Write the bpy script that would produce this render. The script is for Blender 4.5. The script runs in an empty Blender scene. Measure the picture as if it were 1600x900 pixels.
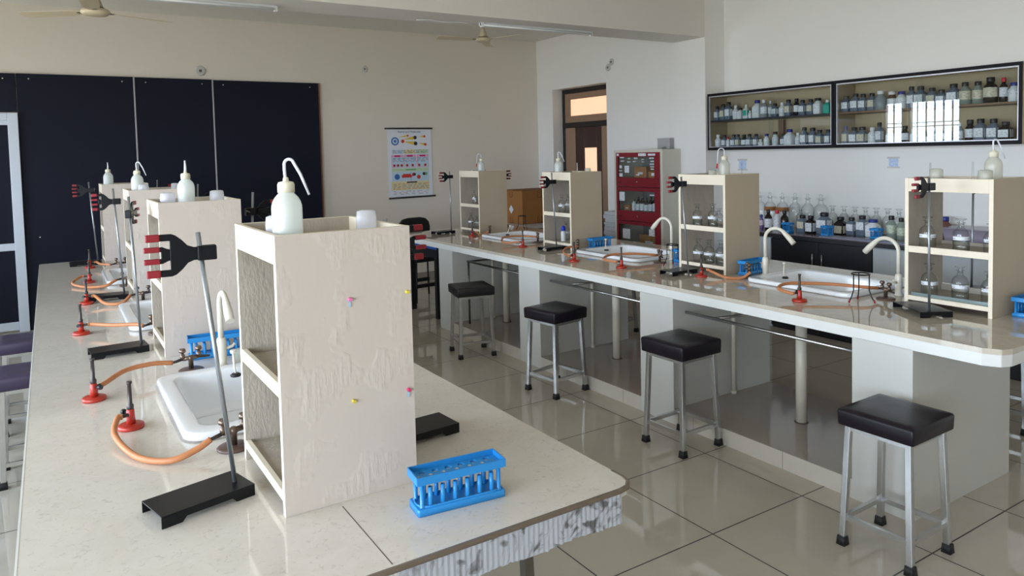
import bpy, bmesh, math, random
from mathutils import Vector, Matrix

C = bpy.context.scene.collection
SC = bpy.context.scene
random.seed(7)
PI = math.pi

# ------------------------------------------------------------------ camera
cam_d = bpy.data.cameras.new('camera')
cam_d.sensor_width = 36.0
cam_d.lens = 1142.84 * 36 / 1600
cam_d.shift_y = -151.0 / 1600
cam_d.clip_start = 0.02
cam = bpy.data.objects.new('camera', cam_d)
C.objects.link(cam)
_a, _b, _c = 0.5645128, 0.0526448, 0.0236891
_f = Vector((math.sin(_a) * math.cos(_b), math.cos(_a) * math.cos(_b), -math.sin(_b)))
_r = Vector((math.cos(_a), -math.sin(_a), 0))
_d = _f.cross(_r)
_r2 = _r * math.cos(_c) + _d * math.sin(_c)
_d2 = -_r * math.sin(_c) + _d * math.cos(_c)
cam.matrix_world = Matrix(((_r2.x, -_d2.x, -_f.x, 0), (_r2.y, -_d2.y, -_f.y, 0), (_r2.z, -_d2.z, -_f.z, 1.613), (0, 0, 0, 1)))
SC.camera = cam

# ------------------------------------------------------------------ world, light, exposure
world = bpy.data.worlds.new('overcast_sky')
SC.world = world
world.use_nodes = True
_bg = world.node_tree.nodes['Background']
_wt = world.node_tree
_tc = _wt.nodes.new('ShaderNodeTexCoord')
_sp = _wt.nodes.new('ShaderNodeSeparateXYZ')
_wt.links.new(_tc.outputs['Generated'], _sp.inputs[0])
_mr = _wt.nodes.new('ShaderNodeMapRange')          # height above the horizon, -1..1
_mr.inputs['From Min'].default_value = -1
_mr.inputs['From Max'].default_value = 1
_wt.links.new(_sp.outputs['Z'], _mr.inputs['Value'])
_rp = _wt.nodes.new('ShaderNodeValToRGB')          # hazy bright horizon, darker zenith, dull ground
_rp.color_ramp.elements[0].position = 0.30
_rp.color_ramp.elements[0].color = (0.40, 0.40, 0.38, 1)
_rp.color_ramp.elements[1].position = 0.90
_rp.color_ramp.elements[1].color = (0.26, 0.34, 0.44, 1)
for _p, _c4 in ((0.46, (0.55, 0.58, 0.58, 1)), (0.50, (0.80, 0.92, 1.08, 1)), (0.56, (0.78, 0.91, 1.08, 1)), (0.66, (0.52, 0.62, 0.72, 1))):
    _e = _rp.color_ramp.elements.new(_p)
    _e.color = _c4
_wt.links.new(_mr.outputs['Result'], _rp.inputs['Fac'])
_wt.links.new(_rp.outputs['Color'], _bg.inputs[0])
_bg.inputs[1].default_value = 19.0
SC.view_settings.view_transform = 'Standard'
SC.view_settings.look = 'None'
SC.view_settings.exposure = 0.06
SC.view_settings.gamma = 1.0
SC.view_settings.use_curve_mapping = False
SC.cycles.use_denoising = True
SC.cycles.max_bounces = 10
SC.cycles.diffuse_bounces = 5
SC.cycles.glossy_bounces = 4
SC.cycles.transmission_bounces = 8
SC.cycles.transparent_max_bounces = 24
SC.cycles.caustics_reflective = False
SC.cycles.caustics_refractive = False
SC.cycles.sample_clamp_indirect = 6.0

XL, XR, YB, YF, ZC = -2.2, 5.95, -2.2, 8.5, 3.15        # room
# window openings: (wall, a0, a1, z0, z1)
WIN = [('L', 7.68, 8.07, 0.85, 2.42), ('L', 6.66, 7.59, 0.85, 2.42), ('L', 2.75, 4.95, 0.7, 2.35),
       ('L', 0.1, 2.3, 0.7, 2.35), ('L', -1.9, -0.2, 0.7, 2.35)]
for _i, (_w, a0, a1, z0, z1) in enumerate(WIN):
    ld = bpy.data.lights.new('window_daylight', 'AREA')
    ld.shape = 'RECTANGLE'
    ld.size = a1 - a0
    ld.size_y = z1 - z0
    ld.cycles.is_portal = True
    lo = bpy.data.objects.new('window_daylight', ld)
    C.objects.link(lo)
    if _w == 'L':
        lo.location = (XL - 0.12, (a0 + a1) / 2, (z0 + z1) / 2)
        lo.rotation_euler = (PI / 2, 0, -PI / 2)
    else:
        lo.location = ((a0 + a1) / 2, YB - 0.12, (z0 + z1) / 2)
        lo.rotation_euler = (PI / 2, 0, PI)
        lo.rotation_euler = (PI / 2, 0, 0)
        lo.rotation_euler = (-PI / 2, 0, PI)


# ------------------------------------------------------------------ materials
def lin(c):
    return tuple((v / 12.92 if v <= 0.04045 else ((v + 0.055) / 1.055) ** 2.4) for v in c)


def rgb(*c):
    return lin(tuple(v / 255 for v in c)) + (1,)


MATS = {}


def mat(name, col, rough=0.5, metal=0.0, spec=0.5, noise=0.0, nscale=8.0, bump=0.0, bscale=60.0, stretch=None, coat=0.0, emit=0.0, sub=0.0, space='Object'):
    if name in MATS:
        return MATS[name]
    m = bpy.data.materials.new(name)
    m.use_nodes = True
    nt = m.node_tree
    b = nt.nodes['Principled BSDF']
    c = rgb(*col)
    b.inputs['Base Color'].default_value = c
    b.inputs['Roughness'].default_value = rough
    b.inputs['Metallic'].default_value = metal
    b.inputs['Specular IOR Level'].default_value = spec
    b.inputs['Coat Weight'].default_value = coat
    if emit:
        b.inputs['Emission Color'].default_value = c
        b.inputs['Emission Strength'].default_value = emit
    tc = nt.nodes.new('ShaderNodeTexCoord')
    mp = nt.nodes.new('ShaderNodeMapping')
    if stretch:
        mp.inputs['Scale'].default_value = stretch
    nt.links.new(tc.outputs[space], mp.inputs[0])
    n = nt.nodes.new('ShaderNodeTexNoise')
    n.inputs['Scale'].default_value = nscale
    n.inputs['Detail'].default_value = 5
    nt.links.new(mp.outputs[0], n.inputs['Vector'])
    mx = nt.nodes.new('ShaderNodeMixRGB')
    k = max(noise, 0.02)
    mx.inputs[1].default_value = tuple(v * (1 - k) for v in c[:3]) + (1,)
    mx.inputs[2].default_value = tuple(min(1, v * (1 + k)) for v in c[:3]) + (1,)
    nt.links.new(n.outputs['Fac'], mx.inputs[0])
    nt.links.new(mx.outputs[0], b.inputs['Base Color'])
    if bump:
        n2 = nt.nodes.new('ShaderNodeTexNoise')
        n2.inputs['Scale'].default_value = bscale
        n2.inputs['Detail'].default_value = 4
        nt.links.new(mp.outputs[0], n2.inputs['Vector'])
        bp = nt.nodes.new('ShaderNodeBump')
        bp.inputs['Strength'].default_value = bump
        bp.inputs['Distance'].default_value = 0.004
        nt.links.new(n2.outputs['Fac'], bp.inputs['Height'])
        nt.links.new(bp.outputs[0], b.inputs['Normal'])
    MATS[name] = m
    return m


def _math(nt, op, a, b=None):
    n = nt.nodes.new('ShaderNodeMath')
    n.operation = op
    for i, v in enumerate((a, b)):
        if v is None:
            continue
        if isinstance(v, (int, float)):
            n.inputs[i].default_value = v
        else:
            nt.links.new(v, n.inputs[i])
    return n.outputs[0]


def glass(name, tint=(0.985, 0.992, 0.99), edge=(0.55, 0.6, 0.6), rough=0.02, body=0.0):
    """thin clear glass wall: lets light straight through, darker where seen edge-on, mirror reflection by Fresnel"""
    if name in MATS:
        return MATS[name]
    m = bpy.data.materials.new(name)
    m.use_nodes = True
    nt = m.node_tree
    nt.nodes.remove(nt.nodes['Principled BSDF'])
    out = nt.nodes['Material Output']
    tr = nt.nodes.new('ShaderNodeBsdfTransparent')
    gl = nt.nodes.new('ShaderNodeBsdfGlossy')
    gl.inputs['Roughness'].default_value = rough
    lw = nt.nodes.new('ShaderNodeLayerWeight')
    lw.inputs[0].default_value = 0.28
    mc = nt.nodes.new('ShaderNodeMixRGB')
    mc.inputs[1].default_value = tint + (1,)
    mc.inputs[2].default_value = edge + (1,)
    nt.links.new(lw.outputs['Facing'], mc.inputs[0])
    nt.links.new(mc.outputs[0], tr.inputs[0])
    fr = nt.nodes.new('ShaderNodeFresnel')
    ge = nt.nodes.new('ShaderNodeNewGeometry')
    nt.links.new(_math(nt, 'SUBTRACT', 1.5, _math(nt, 'MULTIPLY', ge.outputs['Backfacing'], 0.8333)), fr.inputs[0])
    mx = nt.nodes.new('ShaderNodeMixShader')
    nt.links.new(fr.outputs[0], mx.inputs[0])
    nt.links.new(tr.outputs[0], mx.inputs[1])
    nt.links.new(gl.outputs[0], mx.inputs[2])
    last = mx.outputs[0]
    if body:
        df = nt.nodes.new('ShaderNodeBsdfDiffuse')
        df.inputs[0].default_value = tint + (1,)
        m2 = nt.nodes.new('ShaderNodeMixShader')
        m2.inputs[0].default_value = body
        nt.links.new(last, m2.inputs[1])
        nt.links.new(df.outputs[0], m2.inputs[2])
        last = m2.outputs[0]
    nt.links.new(last, out.inputs[0])
    MATS[name] = m
    return m


def milky(name, col, through=0.35, clear=0.15):
    """milky polythene: diffuse, translucent, slightly clear"""
    if name in MATS:
        return MATS[name]
    m = bpy.data.materials.new(name)
    m.use_nodes = True
    nt = m.node_tree
    nt.nodes.remove(nt.nodes['Principled BSDF'])
    out = nt.nodes['Material Output']
    c = rgb(*col)
    d = nt.nodes.new('ShaderNodeBsdfDiffuse'); d.inputs[0].default_value = c
    t = nt.nodes.new('ShaderNodeBsdfTranslucent'); t.inputs[0].default_value = c
    tr = nt.nodes.new('ShaderNodeBsdfTransparent')
    g = nt.nodes.new('ShaderNodeBsdfGlossy'); g.inputs['Roughness'].default_value = 0.25
    a = nt.nodes.new('ShaderNodeMixShader'); a.inputs[0].default_value = through
    b = nt.nodes.new('ShaderNodeMixShader'); b.inputs[0].default_value = clear
    e = nt.nodes.new('ShaderNodeMixShader')
    fr = nt.nodes.new('ShaderNodeFresnel')
    ge = nt.nodes.new('ShaderNodeNewGeometry')
    nt.links.new(_math(nt, 'SUBTRACT', 1.45, _math(nt, 'MULTIPLY', ge.outputs['Backfacing'], 0.76)), fr.inputs[0])
    nt.links.new(d.outputs[0], a.inputs[1]); nt.links.new(t.outputs[0], a.inputs[2])
    nt.links.new(a.outputs[0], b.inputs[1]); nt.links.new(tr.outputs[0], b.inputs[2])
    nt.links.new(fr.outputs[0], e.inputs[0]); nt.links.new(b.outputs[0], e.inputs[1]); nt.links.new(g.outputs[0], e.inputs[2])
    nt.links.new(e.outputs[0], out.inputs[0])
    MATS[name] = m
    return m


def tiled(name, col, joint, px, py, ox, oy, jw, rough, noise, nscale, vein=0.0, spec=0.5, axes='XY', speck=0.0, col2=None, rnoise=0.0):
    """stone or ceramic tiles in world metres with thin joints"""
    m = bpy.data.materials.new(name)
    m.use_nodes = True
    nt = m.node_tree
    b = nt.nodes['Principled BSDF']
    geo = nt.nodes.new('ShaderNodeNewGeometry')
    sp = nt.nodes.new('ShaderNodeSeparateXYZ')
    nt.links.new(geo.outputs['Position'], sp.inputs[0])
    lines = []
    ids = []
    for ax, per, off in ((axes[0], px, ox), (axes[1], py, oy)):
        if not per:
            continue
        s = _math(nt, 'SUBTRACT', sp.outputs[ax], off)
        q = _math(nt, 'DIVIDE', s, per)
        fl = _math(nt, 'FLOOR', q)
        ids.append(fl)
        fr = _math(nt, 'SUBTRACT', q, fl)
        d = _math(nt, 'ABSOLUTE', _math(nt, 'SUBTRACT', fr, 0.5))
        lines.append(_math(nt, 'GREATER_THAN', d, 0.5 - jw / per / 2))
    c = rgb(*col)
    n = nt.nodes.new('ShaderNodeTexNoise')
    n.inputs['Scale'].default_value = nscale
    n.inputs['Detail'].default_value = 8
    n.inputs['Roughness'].default_value = 0.65
    n.inputs['Distortion'].default_value = vein
    nt.links.new(geo.outputs['Position'], n.inputs['Vector'])
    cr = nt.nodes.new('ShaderNodeValToRGB')
    c2 = rgb(*col2) if col2 else tuple(v * (1 - noise) for v in c[:3]) + (1,)
    cr.color_ramp.elements[0].position = 0.38
    cr.color_ramp.elements[0].color = c2
    cr.color_ramp.elements[1].position = 0.6
    cr.color_ramp.elements[1].color = c
    nt.links.new(n.outputs['Fac'], cr.inputs[0])
    last = cr.outputs[0]
    if speck:
        n3 = nt.nodes.new('ShaderNodeTexNoise')
        n3.inputs['Scale'].default_value = 55
        n3.inputs['Detail'].default_value = 3
        n3.inputs['Distortion'].default_value = 1.5
        nt.links.new(geo.outputs['Position'], n3.inputs['Vector'])
        r3 = nt.nodes.new('ShaderNodeValToRGB')
        r3.color_ramp.elements[0].position = 0.30
        r3.color_ramp.elements[0].color = (1 - speck, 1 - speck * 1.1, 1 - speck * 1.25, 1)
        r3.color_ramp.elements[1].position = 0.42
        r3.color_ramp.elements[1].color = (1, 1, 1, 1)
        nt.links.new(n3.outputs['Fac'], r3.inputs[0])
        mm = nt.nodes.new('ShaderNodeMixRGB'); mm.blend_type = 'MULTIPLY'; mm.inputs[0].default_value = 1
        nt.links.new(last, mm.inputs[1]); nt.links.new(r3.outputs[0], mm.inputs[2])
        last = mm.outputs[0]
    if lines:
        ln = lines[0] if len(lines) == 1 else _math(nt, 'MAXIMUM', lines[0], lines[1])
        mj = nt.nodes.new('ShaderNodeMixRGB')
        mj.inputs[2].default_value = rgb(*joint)
        nt.links.new(ln, mj.inputs[0])
        nt.links.new(last, mj.inputs[1])
        last = mj.outputs[0]
        rr = _math(nt, 'ADD', _math(nt, 'MULTIPLY', ln, 0.5), rough)
        if rnoise:
            rr = _math(nt, 'ADD', rr, _math(nt, 'MULTIPLY', n.outputs['Fac'], rnoise))
        nt.links.new(rr, b.inputs['Roughness'])
    else:
        b.inputs['Roughness'].default_value = rough
    nt.links.new(last, b.inputs['Base Color'])
    b.inputs['Specular IOR Level'].default_value = spec
    MATS[name] = m
    return m


def print_label(name, col=(225, 228, 232), ink=(120, 130, 150), rows=90.0):
    """paper label printed with rows of small illegible lines"""
    if name in MATS:
        return MATS[name]
    m = bpy.data.materials.new(name)
    m.use_nodes = True
    nt = m.node_tree
    b = nt.nodes['Principled BSDF']
    b.inputs['Roughness'].default_value = 0.5
    tc = nt.nodes.new('ShaderNodeTexCoord')
    sp = nt.nodes.new('ShaderNodeSeparateXYZ')
    nt.links.new(tc.outputs['Object'], sp.inputs[0])
    row = _math(nt, 'MULTIPLY', sp.outputs['Z'], rows)
    fr = _math(nt, 'FRACT', row)
    ln = _math(nt, 'GREATER_THAN', fr, 0.6)
    n = nt.nodes.new('ShaderNodeTexNoise')
    n.inputs['Scale'].default_value = 70
    nt.links.new(tc.outputs['Object'], n.inputs['Vector'])
    on = _math(nt, 'GREATER_THAN', n.outputs['Fac'], 0.52)
    k = _math(nt, 'MULTIPLY', _math(nt, 'MULTIPLY', ln, on), 0.7)
    mx = nt.nodes.new('ShaderNodeMixRGB')
    mx.inputs[1].default_value = rgb(*col)
    mx.inputs[2].default_value = rgb(*ink)
    nt.links.new(k, mx.inputs[0])
    nt.links.new(mx.outputs[0], b.inputs['Base Color'])
    MATS[name] = m
    return m


def peel_paint(name, col, strength=0.5):
    """thickly painted plywood with vertical drips and blisters"""
    m = bpy.data.materials.new(name)
    m.use_nodes = True
    nt = m.node_tree
    b = nt.nodes['Principled BSDF']
    b.inputs['Roughness'].default_value = 0.45
    tc = nt.nodes.new('ShaderNodeTexCoord')
    mp = nt.nodes.new('ShaderNodeMapping'); mp.inputs['Scale'].default_value = (1, 1, 0.22)
    nt.links.new(tc.outputs['Object'], mp.inputs[0])
    n = nt.nodes.new('ShaderNodeTexNoise'); n.inputs['Scale'].default_value = 95; n.inputs['Detail'].default_value = 3
    nt.links.new(mp.outputs[0], n.inputs['Vector'])
    big = nt.nodes.new('ShaderNodeTexNoise'); big.inputs['Scale'].default_value = 9; big.inputs['Detail'].default_value = 3
    nt.links.new(tc.outputs['Object'], big.inputs['Vector'])
    r = nt.nodes.new('ShaderNodeValToRGB'); r.color_ramp.elements[0].position = 0.52; r.color_ramp.elements[1].position = 0.60
    nt.links.new(big.outputs['Fac'], r.inputs[0])
    h = _math(nt, 'MULTIPLY', n.outputs['Fac'], _math(nt, 'ADD', r.outputs[0], 0.10))
    bp = nt.nodes.new('ShaderNodeBump'); bp.inputs['Strength'].default_value = strength; bp.inputs['Distance'].default_value = 0.0035
    nt.links.new(h, bp.inputs['Height']); nt.links.new(bp.outputs[0], b.inputs['Normal'])
    c = rgb(*col)
    mx = nt.nodes.new('ShaderNodeMixRGB')
    mx.inputs[1].default_value = tuple(v * 0.93 for v in c[:3]) + (1,)
    mx.inputs[2].default_value = c
    nt.links.new(big.outputs['Fac'], mx.inputs[0]); nt.links.new(mx.outputs[0], b.inputs['Base Color'])
    MATS[name] = m
    return m


WALL = mat('wall_paint', (224, 216, 203), 0.55, noise=0.02, nscale=1.5, bump=0.05, bscale=90)
WALLR = mat('right_wall_paint', (234, 233, 230), 0.32, noise=0.02, nscale=1.5)
CEIL = mat('ceiling_paint', (226, 223, 215), 0.6)
FLOOR = tiled('floor_tile', (192, 184, 170), (45, 42, 40), 0.59, 0.59, 2.276, 2.087, 0.006, 0.0, 0.06, 2.2, 0.8, 0.75, rnoise=0.07)
TOP = tiled('worktop_marble_tile', (216, 209, 199), (110, 100, 90), 0, 0, 0, 0, 0.0025, 0.05, 0.1, 7, 1.5, 0.6, speck=0.14, col2=(211, 204, 193))
TOPR = tiled('right_worktop_tile', (204, 194, 178), (130, 122, 112), 0, 0, 0, 0, 0.0025, 0.008, 0.1, 7, 1.5, 1.0, speck=0.08, col2=(196, 186, 170))
FASC = mat('white_ceramic_fascia', (226, 226, 222), 0.18, noise=0.03, nscale=14)
PANEL = mat('support_tile', (204, 203, 197), 0.22, noise=0.03, nscale=5)
PLINTH = tiled('plinth_tile', (205, 198, 186), (120, 112, 104), 0.0, 0.6, 0, 1.72, 0.003, 0.15, 0.05, 6, axes='XY')
PLFLOOR = mat('plinth_floor', (160, 150, 140), 0.09, noise=0.10, nscale=3)
NOSE = mat('brown_nosing', (112, 98, 84), 0.3, noise=0.12, nscale=30)
BLACKV = mat('black_vinyl', (24, 18, 27), 0.36, spec=0.35, noise=0.05, bump=0.08, bscale=150)
PURPV = mat('purple_black_vinyl', (58, 48, 72), 0.38, noise=0.05, bump=0.08, bscale=150)
BLACKF = mat('black_cushion', (22, 20, 22), 0.5, noise=0.05)
STEEL = mat('stainless_steel', (200, 200, 200), 0.26, 0.95, noise=0.08, nscale=25)
DSTEEL = mat('dull_steel', (120, 118, 112), 0.3, 1.0, noise=0.1, nscale=25)
RUBBER = mat('black_rubber', (20, 20, 22), 0.6)
BLKMET = mat('black_enamel', (12, 13, 18), 0.32, spec=0.3, noise=0.1, nscale=20)
BLKCAST = mat('black_cast_metal', (10, 11, 18), 0.4, spec=0.25, noise=0.15, nscale=40)
REDRUB = mat('red_rubber', (140, 22, 36), 0.45)
REDPAINT = mat('red_enamel', (172, 46, 32), 0.32, noise=0.08, nscale=30)
GUNM = mat('gunmetal', (78, 72, 70), 0.4, 0.7, noise=0.2, nscale=40)
BRASS = mat('tarnished_gas_brass', (120, 104, 92), 0.35, 0.8, noise=0.25, nscale=60)
FLANGE = mat('brown_flange', (92, 70, 62), 0.4, noise=0.2, nscale=50)
HOSE = mat('orange_rubber_hose', (190, 124, 80), 0.5, noise=0.18, nscale=35)
BLUE = mat('blue_plastic', (40, 136, 204), 0.3, noise=0.03)
DBLUE = mat('deep_blue_plastic', (22, 86, 190), 0.35)
CERAM = mat('white_sink_ceramic', (238, 240, 243), 0.08, coat=0.3)
TAPW = mat('ivory_tap_plastic', (222, 216, 200), 0.25)
PVC = mat('cream_pvc_pipe', (214, 206, 188), 0.35, noise=0.05)
PLY = peel_paint('cream_painted_plywood', (207, 195, 184), 0.5)
PLYR = mat('beige_painted_plywood', (184, 168, 145), 0.5, noise=0.05, nscale=5, bump=0.15, bscale=60)
PLYIN = mat('rough_grey_plywood', (180, 170, 156), 0.7, noise=0.18, nscale=24, bump=0.5, bscale=120, stretch=(1, 1, 0.4))
EDGEW = mat('cream_edge_paint', (232, 220, 198), 0.45, noise=0.03)
BOARD = mat('black_board', (20, 23, 38), 0.6, spec=0.2, noise=0.06, nscale=2)
ALU = mat('white_aluminium', (205, 212, 222), 0.35, noise=0.02)
STRIP = mat('grey_joint_strip', (170, 168, 172), 0.4)
WOODE = mat('brown_wood_edge', (112, 66, 46), 0.5, noise=0.15, nscale=30)
DKWOOD = mat('dark_laminate', (58, 34, 28), 0.35, noise=0.2, nscale=12, stretch=(4, 4, 0.3))
BEIGEP = mat('beige_laminate', (150, 122, 98), 0.45, noise=0.08, nscale=12, stretch=(4, 4, 0.3))
DKFRAME = mat('black_door_frame', (26, 20, 20), 0.35)
PEACH = mat('lit_frosted_pane', (250, 208, 172), 0.4, emit=0.72)
BLACKL = mat('black_laminate', (20, 18, 24), 0.35, noise=0.05)
GREYL = mat('grey_grain_laminate', (190, 196, 200), 0.4, noise=0.06, nscale=14, stretch=(5, 5, 0.3))
CTOP = mat('dark_granite_counter', (120, 108, 112), 0.14, noise=0.2, nscale=60)
CABIN = mat('cabinet_back_board', (176, 158, 126), 0.6, noise=0.06, nscale=3)
CABFR = mat('black_cabinet_frame', (12, 11, 18), 0.5, spec=0.2)
TRACK = mat('silver_track', (190, 190, 196), 0.3, 0.5)
CREAMST = mat('cream_steel', (208, 204, 190), 0.4)
REDST = mat('crimson_steel', (128, 22, 38), 0.35)
CARD = mat('brown_cardboard', (156, 104, 52), 0.7, noise=0.08, nscale=10)
CARDD = mat('dark_carton_print', (70, 48, 34), 0.7)
FANC = mat('cream_fan_enamel', (214, 200, 170), 0.35)
FANB = mat('fan_brown_band', (110, 90, 66), 0.4)
CHAIRB = mat('black_chair_plastic', (16, 15, 17), 0.5)
PAPER = mat('white_paper', (226, 230, 238), 0.6)
GLASS = glass('clear_glass')
PANE = glass('cabinet_pane', (0.97, 0.985, 0.985), (0.85, 0.9, 0.9), 0.0)
SHELFG = glass('green_edge_glass', (0.62, 0.74, 0.74), (0.35, 0.46, 0.46), 0.05, 0.25)
WASH = milky('milky_polythene', (242, 246, 242), 0.5, 0.10)
WASHC = milky('clear_polythene', (240, 240, 226), 0.45, 0.4)
CUPM = milky('white_translucent_cap', (246, 246, 252), 0.5, 0.2)
COLLAR = mat('cream_collar', (226, 220, 198), 0.45)
LBL = print_label('printed_label')
LBLY = print_label('yellowed_label', (206, 200, 178), (110, 106, 96))
GREYJ = mat('grey_blue_jar_plastic', (96, 108, 124), 0.35, noise=0.05)
DARKJ = mat('dark_amber_bottle', (22, 18, 20), 0.12)
WHITEJ = mat('white_jar_plastic', (218, 222, 222), 0.35)
CLRJ = milky('cloudy_jar_plastic', (186, 198, 204), 0.4, 0.35)
GREENJ = milky('pale_green_jar_plastic', (178, 194, 182), 0.4, 0.3)
TEALJ = mat('teal_label', (50, 170, 150), 0.4)
CAPK = mat('black_cap', (22, 22, 26), 0.4)
CAPW = mat('white_cap', (226, 226, 224), 0.4)
CAPR = mat('red_cap', (190, 24, 40), 0.4)
CAPB = mat('navy_cap', (34, 44, 130), 0.4)
CAPBR = mat('brown_cap', (60, 40, 34), 0.4)


# ------------------------------------------------------------------ mesh builder
class MB:
    def __init__(s):
        s.v = []; s.f = []; s.m = []; s.sm = []

    def add(s, vs, fs, m=0, smooth=False):
        o = len(s.v)
        s.v += [tuple(v) for v in vs]
        for f in fs:
            s.f.append([i + o for i in f]); s.m.append(m); s.sm.append(smooth)
        return s

    def box(s, x0, y0, z0, x1, y1, z1, m=0, M=None):
        vs = [(x, y, z) for z in (z0, z1) for y in (y0, y1) for x in (x0, x1)]
        if M is not None:
            vs = [tuple(M @ Vector(v)) for v in vs]
        return s.add(vs, [(0, 2, 3, 1), (4, 5, 7, 6), (0, 1, 5, 4), (2, 6, 7, 3), (0, 4, 6, 2), (1, 3, 7, 5)], m)

    def rings(s, rings, m=0, smooth=True, cap0=True, cap1=True, closed=True):
        n = len(rings[0]); o = len(s.v)
        for r in rings:
            s.v += [tuple(p) for p in r]
        for k in range(len(rings) - 1):
            for i in range(n if closed else n - 1):
                j = (i + 1) % n
                s.f.append([o + k * n + i, o + k * n + j, o + (k + 1) * n + j, o + (k + 1) * n + i]); s.m.append(m); s.sm.append(smooth)
        if cap0:
            s.f.append([o + i for i in range(n)][::-1]); s.m.append(m); s.sm.append(False)
        if cap1:
            s.f.append([o + (len(rings) - 1) * n + i for i in range(n)]); s.m.append(m); s.sm.append(False)
        return s

    def lathe(s, prof, n=20, c=(0, 0), m=0, cap0=True, cap1=True, z0=0.0):
        return s.rings([[(c[0] + r * math.cos(2 * PI * i / n), c[1] + r * math.sin(2 * PI * i / n), z0 + z) for i in range(n)] for r, z in prof], m, True, cap0, cap1)

    def loft(s, secs, n=6, c=(0, 0), m=0, cap0=True, cap1=True):
        """rounded-rectangle sections (ax, ay, rad, z)"""
        R = []
        for ax, ay, rad, z in secs:
            rad = min(rad, ax - 1e-4, ay - 1e-4)
            pts = []
            for q, (sx, sy) in enumerate(((1, 1), (-1, 1), (-1, -1), (1, -1))):
                for k in range(n):
                    t = (q + k / (n - 1)) * PI / 2
                    pts.append((c[0] + sx * (ax - rad) + rad * math.cos(t), c[1] + sy * (ay - rad) + rad * math.sin(t), z))
            R.append(pts)
        return s.rings(R, m, True, cap0, cap1)

    def tube(s, pts, r, n=10, m=0, caps=True):
        P = [Vector(p) for p in pts]
        rs = r if isinstance(r, (list, tuple)) else [r] * len(P)
        T = []
        for i in range(len(P)):
            a = P[max(i - 1, 0)]; b = P[min(i + 1, len(P) - 1)]
            T.append((b - a).normalized())
        up = Vector((0, 0, 1)) if abs(T[0].z) < 0.9 else Vector((1, 0, 0))
        u = T[0].cross(up).normalized()
        R = []
        for i, p in enumerate(P):
            u = (u - T[i] * u.dot(T[i])).normalized()
            w = T[i].cross(u)
            R.append([p + (u * math.cos(2 * PI * k / n) + w * math.sin(2 * PI * k / n)) * rs[i] for k in range(n)])
        return s.rings(R, m, True, caps, caps)

    def bar(s, p0, p1, w, h=None, m=0, up=None):
        """square tube between two points"""
        h = h or w
        a, b = Vector(p0), Vector(p1)
        t = (b - a).normalized()
        up = Vector(up) if up else (Vector((0, 0, 1)) if abs(t.z) < 0.9 else Vector((0, 1, 0)))
        x = t.cross(up).normalized(); y = x.cross(t)
        R = [[p + x * sx * w / 2 + y * sy * h / 2 for sx, sy in ((-1, -1), (1, -1), (1, 1), (-1, 1))] for p in (a, b)]
        return s.rings(R, m, False)

    def prism(s, poly, t0, t1, plane='XZ', m=0, smooth=False):
        def P(u, v, t):
            return {'XZ': (u, t, v), 'XY': (u, v, t), 'YZ': (t, u, v)}[plane]
        n = len(poly)
        vs = [P(u, v, t0) for u, v in poly] + [P(u, v, t1) for u, v in poly]
        fs = [list(range(n))[::-1], list(range(n, 2 * n))] + [[i, (i + 1) % n, n + (i + 1) % n, n + i] for i in range(n)]
        return s.add(vs, fs, m, smooth)

    def build(s, name, mats, parent=None, bevel=0.0, loc=None, seg=2):
        me = bpy.data.meshes.new(name)
        me.from_pydata(s.v, [], s.f)
        me.update()
        if not isinstance(mats, (list, tuple)):
            mats = [mats]
        for m in mats:
            me.materials.append(m)
        for p, mi, sm in zip(me.polygons, s.m, s.sm):
            p.material_index = mi
            p.use_smooth = sm
        bm = bmesh.new(); bm.from_mesh(me)
        bmesh.ops.recalc_face_normals(bm, faces=bm.faces)
        bm.to_mesh(me); bm.free()
        o = bpy.data.objects.new(name, me)
        C.objects.link(o)
        if parent:
            o.parent = parent
        if loc:
            o.location = loc
        if bevel:
            b = o.modifiers.new('edge_round', 'BEVEL')
            b.width = bevel; b.segments = seg; b.limit_method = 'ANGLE'; b.angle_limit = math.radians(40)
        return o


def tag(o, label, cat, group=None):
    o['label'] = label; o['category'] = cat
    if group:
        o['group'] = group
    return o


def thing(name, label, cat, loc=(0, 0, 0), rz=0.0, group=None):
    o = bpy.data.objects.new(name, None)
    o.empty_display_size = 0.05
    C.objects.link(o)
    o.location = loc; o.rotation_euler = (0, 0, rz)
    return tag(o, label, cat, group)


def struct(name, mb, mats, bevel=0.0):
    o = mb.build(name, mats, bevel=bevel)
    o['kind'] = 'structure'
    return o


def kids(o):
    return [c for c in bpy.data.objects if c.parent == o]


def dup(root, loc, rz, label, group=None):
    r = root.copy(); C.objects.link(r); r.location = loc; r.rotation_euler = (0, 0, rz); r['label'] = label
    if group:
        r['group'] = group
    for ch in kids(root):
        c = ch.copy(); C.objects.link(c); c.parent = r
        for g in kids(ch):
            d = g.copy(); C.objects.link(d); d.parent = c
    return r


def arc(c, r, a0, a1, n, ax='XZ', const=0.0):
    out = []
    for i in range(n + 1):
        t = a0 + (a1 - a0) * i / n
        u, v = c[0] + r * math.cos(t), c[1] + r * math.sin(t)
        out.append({'XZ': (u, const, v), 'YZ': (const, u, v), 'XY': (u, v, const)}[ax])
    return out


# ================================================================== ROOM
struct('floor', MB().box(XL - 0.2, YB - 0.2, -0.1, 6.4, YF + 0.2, 0), FLOOR)
struct('ceiling', MB().box(XL - 0.2, YB - 0.2, ZC, 6.4, YF + 0.2, ZC + 0.1), CEIL)
struct('wall_far', MB().box(XL - 0.2, YF, 0, 6.4, YF + 0.2, ZC), WALL)


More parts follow.
